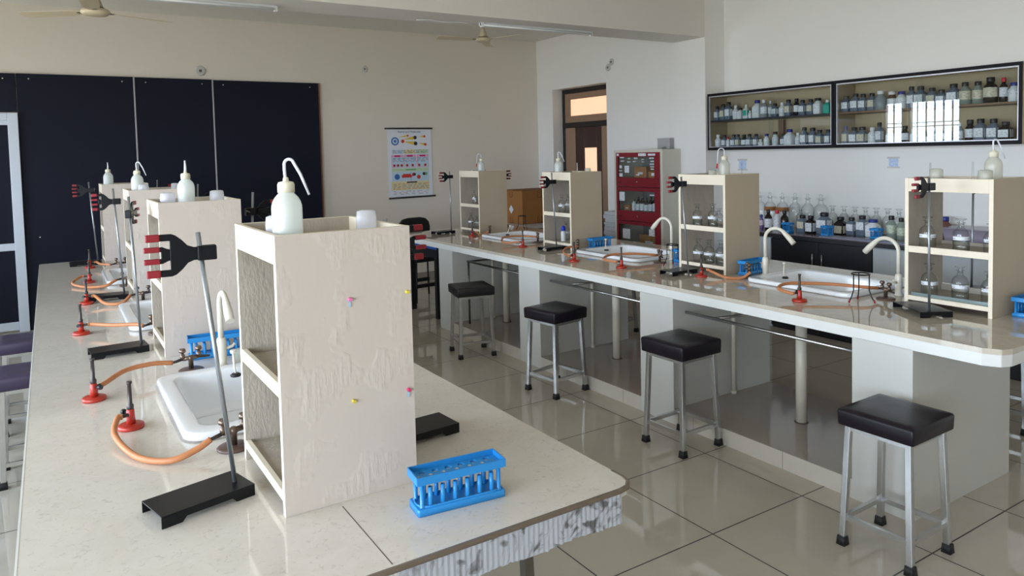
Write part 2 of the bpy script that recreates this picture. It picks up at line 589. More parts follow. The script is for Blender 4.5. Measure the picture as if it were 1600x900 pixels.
def holed_wall(name, holes, a0, a1, t0, t1, plane, m):
    mb = MB()
    holes = sorted(holes)
    cur = a0

    def bx(u0, u1, z0, z1):
        if u1 - u0 < 1e-4 or z1 - z0 < 1e-4:
            return
        if plane == 'Y':
            mb.box(t0, u0, z0, t1, u1, z1)
        else:
            mb.box(u0, t0, z0, u1, t1, z1)
    for h0, h1, z0, z1 in holes:
        bx(cur, h0, 0, ZC)
        bx(h0, h1, 0, z0)
        bx(h0, h1, z1, ZC)
        cur = h1
    bx(cur, a1, 0, ZC)
    return struct(name, mb, m)


holed_wall('wall_left', [w[1:] for w in WIN if w[0] == 'L'], YB - 0.2, YF + 0.2, XL - 0.2, XL, 'Y', WALL)
holed_wall('wall_back', [w[1:] for w in WIN if w[0] == 'B'], XL, 6.4, YB - 0.2, YB, 'X', WALL)
holed_wall('wall_right_far', [(7.003, 8.137, 0.0, 2.45)], 5.665, YF, 5.84, 6.04, 'Y', WALLR)
struct('wall_right_near', MB().box(XR, YB, 0, XR + 0.2, 5.24, ZC), WALLR)
struct('wall_column', MB().box(5.667, 5.24, 0, 6.15, 5.665, ZC), WALLR)
struct('ceiling_beam', MB().box(XL, 5.24, 2.735, 5.667, 5.665, ZC), CEIL)
struct('wall_corridor', MB().box(6.3, 6.4, 0, 6.4, 8.7, ZC), WALL)

for i, (w, a0, a1, z0, z1) in enumerate(WIN):
    if w == 'L':
        fr = MB()
        X0, X1 = XL - 0.09, XL - 0.05
        for (u0, u1, v0, v1) in ((a0, a1, z0, z0 + 0.05), (a0, a1, z1 - 0.05, z1), (a0, a0 + 0.04, z0, z1), (a1 - 0.04, a1, z0, z1)):
            fr.box(X0, u0, v0, X1, u1, v1)
        nb = max(2, int((a1 - a0) / 0.135))
        gr = MB()
        for k in range(1, nb):
            y = a0 + (a1 - a0) * k / nb
            gr.box(XL - 0.075, y - 0.010, z0, XL - 0.06, y + 0.010, z1)
        for zz in (1.915, 1.985):
            gr.box(XL - 0.085, a0, zz, XL - 0.075, a1, zz + 0.014)
    else:
        fr = MB(); gr = MB()
        for (u0, u1, v0, v1) in ((a0, a1, z0, z0 + 0.05), (a0, a1, z1 - 0.05, z1), (a0, a0 + 0.04, z0, z1), (a1 - 0.04, a1, z0, z1)):
            fr.box(u0, YB - 0.09, v0, u1, YB - 0.05, v1)
        for k in range(1, 16):
            x = a0 + (a1 - a0) * k / 16
            gr.box(x - 0.007, YB - 0.075, z0, x + 0.007, YB - 0.06, z1)
    o = struct('window_%d' % (i + 1), fr, ALU)
    gr.build('window_grille', mat('dark_grille', (50, 54, 62), 0.6), o)

struct('baseboard_far', MB().box(2.76, YF - 0.012, 0, 5.84, YF, 0.11), PLFLOOR)
struct('baseboard_right', MB().box(5.828, 6.40, 0, 5.84, 7.0, 0.11), PLFLOOR)

# doorway frame, leaf and transom on the far right wall
d = struct('door_2', MB().box(6.0, 7.003, 0, 6.04, 7.06, 2.45).box(6.0, 8.08, 0, 6.04, 8.137, 2.45).box(6.0, 7.06, 2.39, 6.04, 8.08, 2.45).box(5.995, 7.06, 1.93, 6.04, 8.08, 2.0), DKFRAME, 0.003)
MB().box(6.005, 7.06, 2.0, 6.03, 8.08, 2.09).box(6.005, 7.06, 2.31, 6.03, 8.08, 2.39).box(6.005, 7.06, 2.09, 6.03, 7.14, 2.31).box(6.005, 7.96, 2.09, 6.03, 8.08, 2.31).build('transom_sash', BEIGEP, d, 0.003)
MB().box(6.015, 7.14, 2.09, 6.022, 7.96, 2.31).build('transom_pane', PEACH, d)
MB().box(6.005, 7.06, 0, 6.03, 7.308, 1.93).box(6.005, 7.862, 0, 6.03, 8.08, 1.93).build('side_jamb', BEIGEP, d, 0.003)
lf = MB().box(6.01, 7.308, 0.01, 6.04, 7.418, 1.93).box(6.01, 7.677, 0.01, 6.04, 7.862, 1.93).box(6.01, 7.418, 0.01, 6.04, 7.677, 1.345).box(6.01, 7.418, 1.656, 6.04, 7.677, 1.93).build('door_leaf', DKWOOD, d, 0.003)
MB().box(6.02, 7.418, 1.345, 6.028, 7.677, 1.656).build('vision_pane', PEACH, lf)
MB().tube([(5.99, 7.36, 1.0), (5.96, 7.36, 1.0), (5.96, 7.47, 1.0)], 0.009).build('door_handle', STEEL, lf)

# black board partition on the far wall
for (x0, x1, z0, z1, lb) in ((-2.19, -0.221, 2.115, 2.482, 'short black board panel above the white framed door'),
                             (-0.215, 0.783, 0, 2.484, 'widest-looking black board panel, beside the white framed door'),
                             (0.799, 1.545, 0, 2.482, 'narrow middle black board panel between two pale joint strips'),
                             (1.561, 2.715, 0, 2.478, 'rightmost black board panel with a brown wooden side edge')):
    t = thing('board_panel', lb, 'panel', ((x0 + x1) / 2, YF - 0.03, z0), 0, None)
    hw = (x1 - x0) / 2
    MB().box(-hw, 0, 0, hw, 0.0295, z1 - z0).build('board', BOARD, t, 0.002)
    for sx in (-hw + 0.1, hw - 0.1):
        MB().tube([(sx, -0.004, z1 - z0 - 0.05), (sx, 0.004, z1 - z0 - 0.05)], 0.007, 8).build('screw', STEEL, t)
    if z0 == 0:
        MB().tube([(-hw + 0.12, -0.004, 0.9), (-hw + 0.12, 0.004, 0.9)], 0.007, 8).build('screw', STEEL, t)
    if x1 > 2.7:
        MB().box(hw, -0.004, 0, hw + 0.014, 0.0295, z1 - z0).build('edge_strip', WOODE, t)
for i, (x, lb) in enumerate(((0.791, 'pale vertical joint strip between the wide and narrow black boards'), (1.553, 'pale vertical joint strip left of the rightmost black board'))):
    o = MB().box(x - 0.0072, YF - 0.036, 0, x + 0.0072, YF - 0.001, 2.48).build('joint_strip', STRIP, None, 0.002)
    tag(o, lb, 'strip')

# white framed door in the partition
d = struct('door_1', MB().box(-0.302, 8.44, 0, -0.217, 8.499, 2.105).box(-2.19, 8.44, 2.035, -0.302, 8.499, 2.105).box(-1.29, 8.44, 0, -1.20, 8.499, 2.035), ALU, 0.004)
lf = MB().box(-1.20, 8.448, 1.99, -0.302, 8.49, 2.035).box(-1.20, 8.448, 0.79, -0.302, 8.49, 0.86).box(-1.20, 8.448, 0.02, -0.302, 8.49, 0.10).build('door_leaf', ALU, d, 0.004)
MB().box(-1.20, 8.462, 0.10, -0.302, 8.478, 0.79).box(-1.20, 8.462, 0.86, -0.302, 8.478, 1.99).build('door_panel', BOARD, lf)


# ================================================================== BENCHES
def worktop(mb, x0, x1, y0, y1, z0, z1, holes, poly_near):
    """slab with rectangular openings; the near edge follows a polygon"""
    yn = max(p[1] for p in poly_near)
    mb.prism([(x1, yn)] + [(x0, yn)] + poly_near, z0, z1, 'XY')
    cur = yn
    for (hx0, hx1, hy0, hy1) in holes:
        mb.box(x0, cur, z0, x1, hy0, z1)
        mb.box(x0, hy0, z0, hx0, hy1, z1)
        mb.box(hx1, hy0, z0, x1, hy1, z1)
        cur = hy1
    mb.box(x0, cur, z0, x1, y1, z1)


ZT = 0.813
SINKS_R = [(3.48, 4.02, 2.245, 2.93), (3.48, 4.02, 3.88, 4.61), (3.48, 4.02, 5.38, 6.10)]
SINKS_L = [(0.29, 0.83, 2.20, 2.90), (0.29, 0.83, 3.83, 4.55), (0.29, 0.83, 5.38, 6.06)]


def hole(s):
    return (s[0] + 0.035, s[1] - 0.035, s[2] + 0.035, s[3] - 0.035)


# right bench
rb = thing('laboratory_bench', 'long white tiled laboratory bench on the right, four stools along its front', 'bench', (3.03, 1.324, 0))
ox, oy = 3.03, 1.324
near = [(0.0, 0.075), (0.03, 0.018), (0.075, 0.0), (1.21, 0.0), (1.27, 0.06)]
mb = MB()
worktop(mb, 0.0, 1.27, 0.075, 5.65, ZT - 0.022, ZT, [(h[0] - ox, h[1] - ox, h[2] - oy, h[3] - oy) for h in map(hole, SINKS_R)], near)
mb.build('worktop', TOPR, rb)
fa = MB()
path = [(1.265, 5.645), (0.003, 5.645), (0.003, 0.076), (0.032, 0.021), (0.076, 0.003), (1.21, 0.003), (1.267, 0.06), (1.267, 5.645)]
for (ax, ay), (bx_, by) in zip(path[:-1], path[1:]):
    dv = Vector((bx_ - ax, by - ay, 0)).normalized(); nv = Vector((-dv.y, dv.x, 0)) * 0.02
    if (ax, ay) == (1.265, 5.645):
        nv = -nv
        nv = Vector((0, -0.02, 0))
    q = [(ax, ay), (bx_, by), (bx_ + nv.x, by + nv.y), (ax + nv.x, ay + nv.y)]
    fa.prism(q, 0.742, ZT - 0.0215, 'XY')
fa.build('fascia', FASC, rb, 0.002)
for y0, y1 in ((1.67, 1.945), (3.07, 3.35), (4.44, 4.72), (5.82, 6.09)):
    MB().box(0.003, y0 - oy, 0, 0.45, y1 - oy, 0.745).box(0.45, y0 - oy, 0, 0.86, y1 - oy, 0.655).build('support_panel', PANEL, rb)
for y0, y1 in ((1.945, 3.07), (3.35, 4.44), (4.72, 5.82)):
    MB().box(0.003, y0 - oy, 0, 0.86, y1 - oy, 0.088, 0).box(0.003, y0 - oy, 0.088, 0.86, y1 - oy, 0.0915, 1).build('plinth', [PLINTH, PLFLOOR], rb)
for (y0, y1, legy) in ((1.95, 3.065, None), (3.355, 4.435, None), (4.725, 5.72, 5.70)):
    fr = MB().tube([(0.10, y0 - oy + 0.003, 0.652), (0.10, y1 - oy - 0.003, 0.652)], 0.009, 10)
    if legy:
        fr.tube([(0.10, legy - oy, 0.652), (0.10, legy - oy, 0.092)], 0.009, 10).tube([(0.10, legy - oy, 0.652), (0.36, legy - oy + 0.0, 0.652)], 0.009, 10)
        fr.tube([(0.10, y0 + 0.25 - oy, 0.652), (0.42, y0 + 0.1 - oy, 0.66)], 0.009, 10)
    else:
        fr.tube([(0.10, y1 - oy - 0.22, 0.652), (0.45, y1 - oy - 0.28, 0.652)], 0.009, 10)
    fr.build('foot_rail', DSTEEL if legy else STEEL, rb)

# left bench
lb_ = thing('laboratory_bench', 'nearer marble-topped laboratory bench on the left with a broken tiled end', 'bench', (-0.09, 1.30, 0))
ox, oy = -0.09, 1.30
W = 1.247
near = [(0.0, 0.05), (0.015, 0.015), (0.05, 0.0), (W - 0.05, 0.0), (W - 0.025, 0.0065), (W - 0.0065, 0.025), (W, 0.05)]
mb = MB()
worktop(mb, 0.0, W, 0.05, 5.63, ZT - 0.022, ZT, [(h[0] - ox, h[1] - ox, h[2] - oy, h[3] - oy) for h in map(hole, SINKS_L)], near)
mb.build('worktop', TOP, lb_)


MB().box(0.622, 0.012, ZT, 0.6245, 0.30, ZT + 0.0002).build('tile_joint', mat('grey_tile_grout', (96, 88, 80), 0.7), lb_)


def band(pts, out, z0, z1, m=0):
    """strip of rectangular section following a plan polyline, thickness to the outside"""
    b = MB()
    n = len(pts)
    nr = []
    for i in range(n):
        a = Vector(pts[max(i - 1, 0)]); c = Vector(pts[min(i + 1, n - 1)])
        t = (c - a).normalized(); nr.append(Vector((t.y, -t.x)))
    zz = [z0, z0 + (z1 - z0) * 0.15, z0 + (z1 - z0) * 0.5, z0 + (z1 - z0) * 0.85, z1]
    oo = [out * 0.4, out * 0.8, out, out * 0.8, out * 0.4]
    rings = []
    for p, q in zip(pts, nr):
        sec = [(p[0] + q.x * o, p[1] + q.y * o, z) for z, o in zip(zz, oo)] + [(p[0] - q.x * 0.004, p[1] - q.y * 0.004, z1), (p[0] - q.x * 0.004, p[1] - q.y * 0.004, z0)]
        rings.append(sec)
    b.rings(rings, m, True)
    return b


band([(0.03, 0.002)] + near[2:] + [(W, 0.09)], 0.007, ZT - 0.0105, ZT + 0.0005).build('nosing', NOSE, lb_)
MB().box(-0.004, 0.06, ZT - 0.03, 0.0005, 5.6, ZT + 0.0005).build('edge_strip', FASC, lb_)
MB().box(0.0, 0.06, 0.742, 0.02, 5.6, ZT - 0.023).box(W - 0.03, 0.04, 0.735, W - 0.012, 5.6, ZT - 0.023).box(0.0, 5.6, 0.742, W - 0.03, 5.62, ZT - 0.023).build('fascia', FASC, lb_)
# broken-off end: bare ribbed tile adhesive with a ragged lower edge
rg = MB()
NR = 88
xs = [0.625 + k * (W - 0.048 - 0.625) / NR for k in range(NR + 1)]
random.seed(3)
rag = [0.731 + 0.004 * random.random() + 0.003 * math.sin(k * 0.21) for k in range(NR + 1)]
top = ZT - 0.0115
rows = 7
vs = []
for k, x in enumerate(xs):
    for j in range(rows):
        z = rag[k] + (top - rag[k]) * j / (rows - 1)
        rib = (0.0011 if k % 2 else 0.0) * (1 if random.random() > 0.12 else 0.2)
        vs.append((x, -0.0012 - rib + 0.0004 * random.random(), z))
nfr = len(vs)
vs += [(v[0], 0.035, v[2]) for v in vs]
fs = []
for k in range(NR):
    for j in range(rows - 1):
        a = k * rows + j
        fs.append((a, a + rows, a + rows + 1, a + 1)); fs.append((nfr + a, nfr + a + 1, nfr + a + rows + 1, nfr + a + rows))
    a = k * rows
    fs.append((a, nfr + a, nfr + a + rows, a + rows)); fs.append((a + rows - 1, a + 2 * rows - 1, nfr + a + 2 * rows - 1, nfr + a + rows - 1))
for a0_ in (0, NR * rows):
    fs.append([a0_ + j for j in range(rows)] + [nfr + a0_ + j for j in range(rows)][::-1])
rg.add(vs, fs)
ADH = mat('bare_tile_adhesive', (176, 178, 184), 0.8, noise=0.0, nscale=20)
nt = ADH.node_tree
_n = nt.nodes.new('ShaderNodeTexNoise'); _n.inputs['Scale'].default_value = 17; _n.inputs['Detail'].default_value = 8; _n.inputs['Distortion'].default_value = 1.6
_tc = nt.nodes.new('ShaderNodeTexCoord'); nt.links.new(_tc.outputs['Object'], _n.inputs['Vector'])
_r = nt.nodes.new('ShaderNodeValToRGB')
_r.color_ramp.elements[0].position = 0.36; _r.color_ramp.elements[0].color = rgb(96, 94, 94)
_r.color_ramp.elements[1].position = 0.48; _r.color_ramp.elements[1].color = rgb(176, 178, 184)
nt.links.new(_n.outputs['Fac'], _r.inputs[0]); nt.links.new(_r.outputs[0], nt.nodes['Principled BSDF'].inputs['Base Color'])
rg.build('broken_end', ADH, lb_)
MB().box(0.02, -0.002, 0.74, 0.618, 0.03, ZT - 0.0115).build('end_tile', FASC, lb_, 0.002)
for y0, y1 in ((1.67, 1.945), (3.07, 3.35), (4.60, 4.88), (6.25, 6.53)):
    MB().box(0.17, y0 - oy, 0, 0.99, y1 - oy, 0.655).box(0.17, y0 - oy, 0.655, 0.34, y1 - oy, 0.792).box(0.955, y0 - oy, 0.655, 0.99, y1 - oy, 0.792).build('support_panel', PANEL, lb_)
MB().box(0.17, 0.645, 0, 0.99, 4.95, 0.088).build('plinth', PLINTH, lb_)
MB().bar((1.085, 0.215, 0), (1.06, 0.215, 0.79), 0.026).build('leg', DSTEEL, lb_)


# sinks
def sink(s, label, lean):
    x0, x1, y0, y1 = s
    cx, cy = (x0 + x1) / 2, (y0 + y1) / 2
    hx, hy = (x1 - x0) / 2, (y1 - y0) / 2
    t = thing('lab_sink', label, 'sink', (cx, cy, ZT + 0.0004), 0, 'white ceramic bench sinks')
    m = MB()
    ix, iy = hx - 0.055, hy - 0.06
    m.loft([(hx - 0.002, hy - 0.002, 0.06, 0.0), (hx, hy, 0.06, 0.003), (hx, hy, 0.06, 0.018), (hx - 0.0015, hy - 0.0015, 0.06, 0.0225), (hx - 0.005, hy - 0.005, 0.058, 0.0245), (hx - 0.012, hy - 0.012, 0.055, 0.025),
            (ix + 0.010, iy + 0.010, 0.055, 0.0245), (ix + 0.005, iy + 0.005, 0.052, 0.023), (ix + 0.001, iy + 0.001, 0.050, 0.018), (ix - 0.001, iy - 0.001, 0.050, 0.010), (ix - 0.014, iy - 0.014, 0.050, -0.095), (ix - 0.020, iy - 0.020, 0.050, -0.112), (ix - 0.034, iy - 0.034, 0.045, -0.122), (ix - 0.05, iy - 0.05, 0.045, -0.124),
            (ix - 0.034, iy - 0.034, 0.045, -0.130), (ix - 0.008, iy - 0.008, 0.05, -0.112), (hx - 0.037, hy - 0.037, 0.05, -0.02), (hx - 0.037, hy - 0.037, 0.05, 0.0), (hx - 0.002, hy - 0.002, 0.06, 0.0)], 7, m=0, cap0=False, cap1=False)
    m.loft([(ix - 0.05, iy - 0.05, 0.045, -0.124), (0.03, 0.03, 0.029, -0.127)], 7, cap0=False, cap1=True)
    MB().loft([(hx - 0.001, hy - 0.001, 0.06, 0.0), (hx + 0.006, hy + 0.006, 0.062, 0.0), (hx + 0.004, hy + 0.004, 0.062, 0.0022), (hx - 0.0005, hy - 0.0005, 0.06, 0.004)], 7, cap0=False, cap1=False).build('sealant', mat('grey_sealant', (150, 142, 136), 0.8, noise=0.3, nscale=90), t)
    m.build('basin', CERAM, t)
    MB().lathe([(0.030, 0.0), (0.032, 0.003), (0.022, 0.003), (0.006, 0.001)], 16, z0=-0.126).build('drain', STEEL, t)
    ex, ey = -0.01, hy - 0.075
    MB().tube([(ex, ey - 0.02, 0.003), (ex + lean * 0.4, ey, 0.035), (ex + lean, ey + 0.01, 0.085)], 0.0045, 8).lathe([(0.011, 0), (0.011, 0.012)], 10, (ex + lean, ey + 0.01), z0=0.08).build('plug_holder', TAPW, t)
    MB().lathe([(0.018, 0.0), (0.02, 0.006), (0.012, 0.012)], 12, (ex, ey - 0.02), z0=0.0).build('plug', CAPK, t)
    return t


for s, lb, ln in ((SINKS_L[0], 'white ceramic sink on the left bench, nearest the camera', 0.0),
                  (SINKS_L[1], 'white ceramic sink on the left bench, second from its near end', 0.01),
                  (SINKS_L[2], 'white ceramic sink on the left bench, farthest from the camera', 0.01),
                  (SINKS_R[0], 'white ceramic sink on the right bench, nearest, with two swan neck taps', 0.03),
                  (SINKS_R[1], 'white ceramic sink on the right bench, the middle of three', 0.02),
                  (SINKS_R[2], 'white ceramic sink on the right bench, farthest one by the carton', 0.05)):
    sink(s, lb, ln)


# swan neck taps
def tap(loc, rz, label, h=0.25):
    t = thing('swan_neck_tap', label, 'tap', (loc[0], loc[1], ZT + 0.0004), rz, 'ivory swan neck taps')
    MB().lathe([(0.024, 0), (0.024, 0.006), (0.017, 0.012), (0.019, 0.05), (0.019, 0.10), (0.015, 0.112), (0.013, 0.115)], 16).build('tap_body', TAPW, t)
    r = 0.072
    pts = [(0, 0, 0.11), (0, 0, h - 0.04)] + [(r - r * math.cos(a), 0, h - 0.02 + r * 0.95 * math.sin(a)) for a in [PI * k / 12 * 0.80 for k in range(0, 13)]]
    lx, _, lz = pts[-1]
    dx = math.sin(0.80 * PI); dz = math.cos(0.80 * PI)
    pts += [(lx + 0.03, 0, lz - 0.028)]
    pts += [(lx + 0.058, 0, lz - 0.058)]
    rs = [0.0105] * (len(pts) - 4) + [0.0115, 0.0135, 0.0165, 0.016]
    MB().tube(pts, rs, 14).build('spout', TAPW, t)
    MB().tube([(0, 0.015, 0.07), (0, 0.04, 0.075), (0, 0.05, 0.085)], 0.006, 8).build('lever', TAPW, t)
    return t


tap((0.533, 2.965), -PI / 2, 'ivory swan neck tap on the left bench, spout towards the camera', 0.25)
tap((3.745, 2.985), -PI / 2 + 0.15, 'ivory swan neck tap at the far end of the nearest right sink')
tap((3.755, 2.145), PI / 2, 'ivory swan neck tap beside the shelf box, near end of the nearest right sink')
tap((3.775, 3.825), PI / 2 + 0.05, 'ivory swan neck tap in front of the red cupboard')


# gas taps
def gas_tap(loc, rz, label):
    t = thing('gas_tap', label, 'gas tap', (loc[0], loc[1], ZT + 0.0004), rz, 'twin bench gas taps')
    MB().lathe([(0.045, 0), (0.046, 0.004), (0.04, 0.008), (0.012, 0.010)], 20).build('flange', FLANGE, t)
    MB().lathe([(0.009, 0.008), (0.009, 0.04), (0.012, 0.045), (0.012, 0.055), (0.006, 0.06)], 12).tube([(-0.03, 0, 0.05), (0.03, 0, 0.05)], 0.008, 10).build('manifold', BRASS, t)
    for s in (-1, 1):
        k = MB().lathe([(0.009, 0.05), (0.009, 0.066), (0.006, 0.068), (0.006, 0.076)], 10, (s * 0.03, 0)).lathe([(0.012, 0.076), (0.013, 0.082), (0.010, 0.09)], 8, (s * 0.03, 0)).build('valve_head', BRASS, t)
        MB().tube([(s * 0.03, 0, 0.05), (s * 0.055, 0, 0.046), (s * 0.072, 0, 0.044)], [0.006, 0.0055, 0.004], 8).build('nozzle', GUNM, t)
    return t


# bunsen burners
def burner(loc, rz, label, lean=0.0):
    t = thing('bunsen_burner', label, 'burner', (loc[0], loc[1], ZT + 0.0004), rz, 'red based bunsen burners')
    MB().lathe([(0.036, 0), (0.037, 0.003), (0.037, 0.010), (0.033, 0.013), (0.013, 0.014)], 28).build('base', REDPAINT, t)
    MB().lathe([(0.013, 0.012), (0.0125, 0.03), (0.011, 0.055), (0.009, 0.058)], 16).build('column', REDPAINT, t)
    MB().lathe([(0.008, 0.055), (0.010, 0.06), (0.010, 0.07), (0.0065, 0.074), (0.0058, 0.132), (0.0078, 0.136), (0.0078, 0.142), (0.004, 0.142)], 14).build('barrel', GUNM, t)
    MB().tube([(0.0, 0, 0.042), (0.024, 0, 0.044), (0.034, 0, 0.044)], [0.006, 0.0055, 0.0045], 10).build('gas_inlet', GUNM, t)
    MB().tube([(0, -0.008, 0.046), (0, -0.024, 0.046)], 0.004, 8).tube([(0, -0.024, 0.046), (0, -0.034, 0.046)], 0.008, 10).build('air_valve', CAPK, t)
    return t


def hose(pts, label, r=0.0086):
    P = [Vector(p) for p in pts]
    out = []
    Q = [P[0] * 2 - P[1]] + P + [P[-1] * 2 - P[-2]]
    for i in range(1, len(Q) - 2):
        for k in range(8):
            u = k / 8
            a, b, c, d_ = Q[i - 1], Q[i], Q[i + 1], Q[i + 2]
            out.append(0.5 * ((2 * b) + (-a + c) * u + (2 * a - 5 * b + 4 * c - d_) * u * u + (-a + 3 * b - 3 * c + d_) * u ** 3))
    out.append(P[-1])
    base = Vector((P[0].x, P[0].y, ZT))
    o = MB().tube([p - base for p in out], r, 12).build('gas_hose', HOSE, loc=base)
    return tag(o, label, 'hose', 'orange rubber gas hoses')


# left bench gas taps near each sink end; burners in front
GL = [((0.400, 2.105), 0.3, 'twin gas tap against the nearest shelf box on the left bench'),
      ((0.425, 2.985), 0.2, 'twin gas tap behind the nearest left sink, beside the blue rack'),
      ((0.400, 3.745), 0.3, 'twin gas tap between second shelf box and second left sink'),
      ((0.425, 4.640), 0.2, 'twin gas tap in front of the blue rack on the left bench, further back'),
      ((0.400, 5.320), 0.3, 'twin gas tap between the third shelf box and farthest left sink'),
      ((0.425, 6.140), 0.2, 'twin gas tap behind the farthest left sink')]
for p, rz, lb in GL:
    gas_tap(p, rz, lb)
GR = [((3.62, 2.135), 1.1, 'twin gas tap at the near end of the nearest right sink'),
      ((3.60, 2.995), 0.9, 'twin gas tap beside the blue rack, far end of the nearest right sink'),
      ((3.62, 3.785), 1.1, 'twin gas tap at the near end of the middle right sink'),
      ((3.57, 4.6655), 0.9, 'twin gas tap at the far end of the middle right sink by the blue rack'),
      ((3.63, 5.325), 1.1, 'twin gas tap at the near end of the farthest right sink'),
      ((3.63, 6.155), 0.9, 'twin gas tap beside the farthest shelf box on the right bench')]
for p, rz, lb in GR:
    gas_tap(p, rz, lb)

BL = [((0.175, 2.45), math.radians(215), 'red bunsen burner on the left bench, nearest the camera'),
      ((0.095, 2.815), math.radians(40), 'red bunsen burner on the left bench, second nearest, by the stand base'),
      ((0.096, 3.945), math.radians(-20), 'red bunsen burner on the left bench, third from the camera'),
      ((0.150, 4.775), math.radians(-30), 'red bunsen burner on the left bench, fourth from the camera'),
      ((0.200, 5.62), math.radians(160), 'red bunsen burner on the left bench, fifth from the camera'),
      ((0.235, 6.40), math.radians(-20), 'red bunsen burner on the left bench, farthest, before the last stand')]
for p, rz, lb in BL:
    burner(p, rz, lb)
BR = [((3.24, 2.37), math.radians(150), 'red bunsen burner in front of the nearest sink on the right bench'),
      ((3.41, 3.20), math.radians(-60), 'red bunsen burner before the second shelf box on the right bench'),
      ((3.26, 3.78), math.radians(150), 'red bunsen burner before the middle sink on the right bench'),
      ((3.20, 4.23), math.radians(170), 'red bunsen burner left of the middle sink on the right bench'),
      ((3.37, 5.17), math.radians(150), 'red bunsen burner beside the third stand base on the right bench'),
      ((3.43, 6.15), math.radians(-50), 'red bunsen burner before the farthest shelf box on the right bench')]
for p, rz, lb in BR:
    burner(p, rz, lb)


def inlet(b, k=0.036):
    (x, y), a = b[0], b[1]
    return (x + k * math.cos(a), y + k * math.sin(a), ZT + 0.044)


def noz(g, s=-1, k=0.072):
    (x, y), a = g[0], g[1]
    return (x + s * k * math.cos(a), y + s * k * math.sin(a), ZT + 0.045)


z = ZT
hose([inlet(BL[0], 0.03), inlet(BL[0], 0.045), (0.125, 2.33, z + 0.025), (0.165, 2.17, z + 0.010), (0.235, 2.085, z + 0.012), (0.30, 2.08, z + 0.028), noz(GL[0], -1, 0.066)], 'orange hose curling from the nearest left burner to the tap by the shelf box')
hose([inlet(BL[1], 0.03), inlet(BL[1], 0.045), (0.20, 2.93, z + 0.055), (0.29, 2.965, z + 0.055), noz(GL[1], -1, 0.066)], 'orange hose arching from the second left burner over the sink corner')
hose([inlet(BL[2], 0.03), inlet(BL[2], 0.05), (0.22, 3.84, z + 0.045), (0.31, 3.76, z + 0.05), noz(GL[2], -1, 0.066)], 'orange hose from the third left burner, straight across the sink edge')
hose([inlet(BL[3], 0.03), inlet(BL[3], 0.05), (0.235, 4.62, z + 0.018), (0.31, 4.58, z + 0.016), noz(GL[3], -1, 0.066)], 'orange hose sagging from the fourth left burner to the blue rack')
hose([inlet(BL[4], 0.03), inlet(BL[4], 0.05), (0.10, 5.52, z + 0.02), (0.17, 5.35, z + 0.012), (0.27, 5.27, z + 0.02), noz(GL[4], -1, 0.066)], 'orange hose looping around the fifth left burner')
hose([inlet(BL[5], 0.03), inlet(BL[5], 0.05), (0.30, 6.28, z + 0.04), noz(GL[5], -1, 0.066)], 'short orange hose of the farthest left burner')
hose([inlet(BR[0], 0.03), inlet(BR[0], 0.045), (3.215, 2.48, z + 0.055), (3.33, 2.50, z + 0.065), (3.48, 2.37, z + 0.062), (3.58, 2.22, z + 0.055), noz(GR[0], 1, 0.066)], 'orange hose from the nearest right burner across the front of the sink')
hose([inlet(BR[1], 0.03), inlet(BR[1], 0.045), (3.455, 3.05, z + 0.012), (3.52, 2.98, z + 0.010), noz(GR[1], -1, 0.066)], 'orange hose lying below the second shelf box on the right bench')
hose([inlet(BR[2], 0.03), inlet(BR[2], 0.045), (3.22, 3.92, z + 0.05), (3.34, 3.99, z + 0.06), (3.50, 3.93, z + 0.06), noz(GR[2], 1, 0.066)], 'orange hose looping over the middle right sink edge')
hose([inlet(BR[3], 0.03), inlet(BR[3], 0.045), (3.23, 4.40, z + 0.05), (3.40, 4.58, z + 0.05), noz(GR[3], -1, 0.066)], 'orange hose rising from the burner to the blue rack by the third shelf box')
hose([inlet(BR[4], 0.03), inlet(BR[4], 0.045), (3.27, 5.32, z + 0.03), (3.40, 5.52, z + 0.05), (3.58, 5.50, z + 0.05), noz(GR[4], 1, 0.066)], 'orange hose lying over the farthest right sink corner')
hose([inlet(BR[5], 0.03), inlet(BR[5], 0.045), (3.50, 6.115, z + 0.012), (3.55, 6.125, z + 0.02), noz(GR[5], -1, 0.066)], 'orange hose at the foot of the farthest right shelf box')


# ================================================================== SHELF BOXES
def shelf_box(x, y, label, paint, near_paint):
    t = thing('shelf_box', label, 'shelf', (x, y, ZT + 0.0004), 0, 'open plywood shelf boxes on the benches')
    w, dd, h, k = 0.32, 0.40, 0.630, 0.018
    for yy in (0, dd - k):
        p = MB()
        vs0 = [(0, yy, 0), (w, yy, 0), (w, yy + k, 0), (0, yy + k, 0), (0, yy, h), (w, yy, h), (w, yy + k, h), (0, yy + k, h)]
        p.add(vs0, [(0, 1, 5, 4)], 0 if yy == 0 else 1)
        p.add(vs0, [(2, 3, 7, 6)], 1 if yy == 0 else 0)
        p.add(vs0, [(3, 0, 4, 7), (1, 2, 6, 5), (4, 5, 6, 7), (0, 3, 2, 1)], 2)
        o = p.build('side_panel', [near_paint, PLYIN, EDGEW], t)
        bm = bmesh.new(); bm.from_mesh(o.data); bmesh.ops.remove_doubles(bm, verts=bm.verts, dist=1e-5); bmesh.ops.recalc_face_normals(bm, faces=bm.faces); bm.to_mesh(o.data); bm.free()
    for z0, z1 in ((0.565, 0.630), (0.266, 0.298), (0.030, 0.052)):
        MB().box(0.0, k, z0, 0.014, dd - k, z1).build('front_rail', EDGEW, t, 0.0015)
        MB().box(w - 0.014, k, z0, w, dd - k, z1 + (0.02 if z0 < 0.1 else 0)).build('back_rail', EDGEW if z0 > 0.5 else PLYIN, t, 0.0015)
    for z0 in (0.565, 0.270, 0.032):
        MB().box(0.014, k, z0, w - 0.014, dd - k, z0 + 0.012).build('shelf', PLYIN, t)
    return t


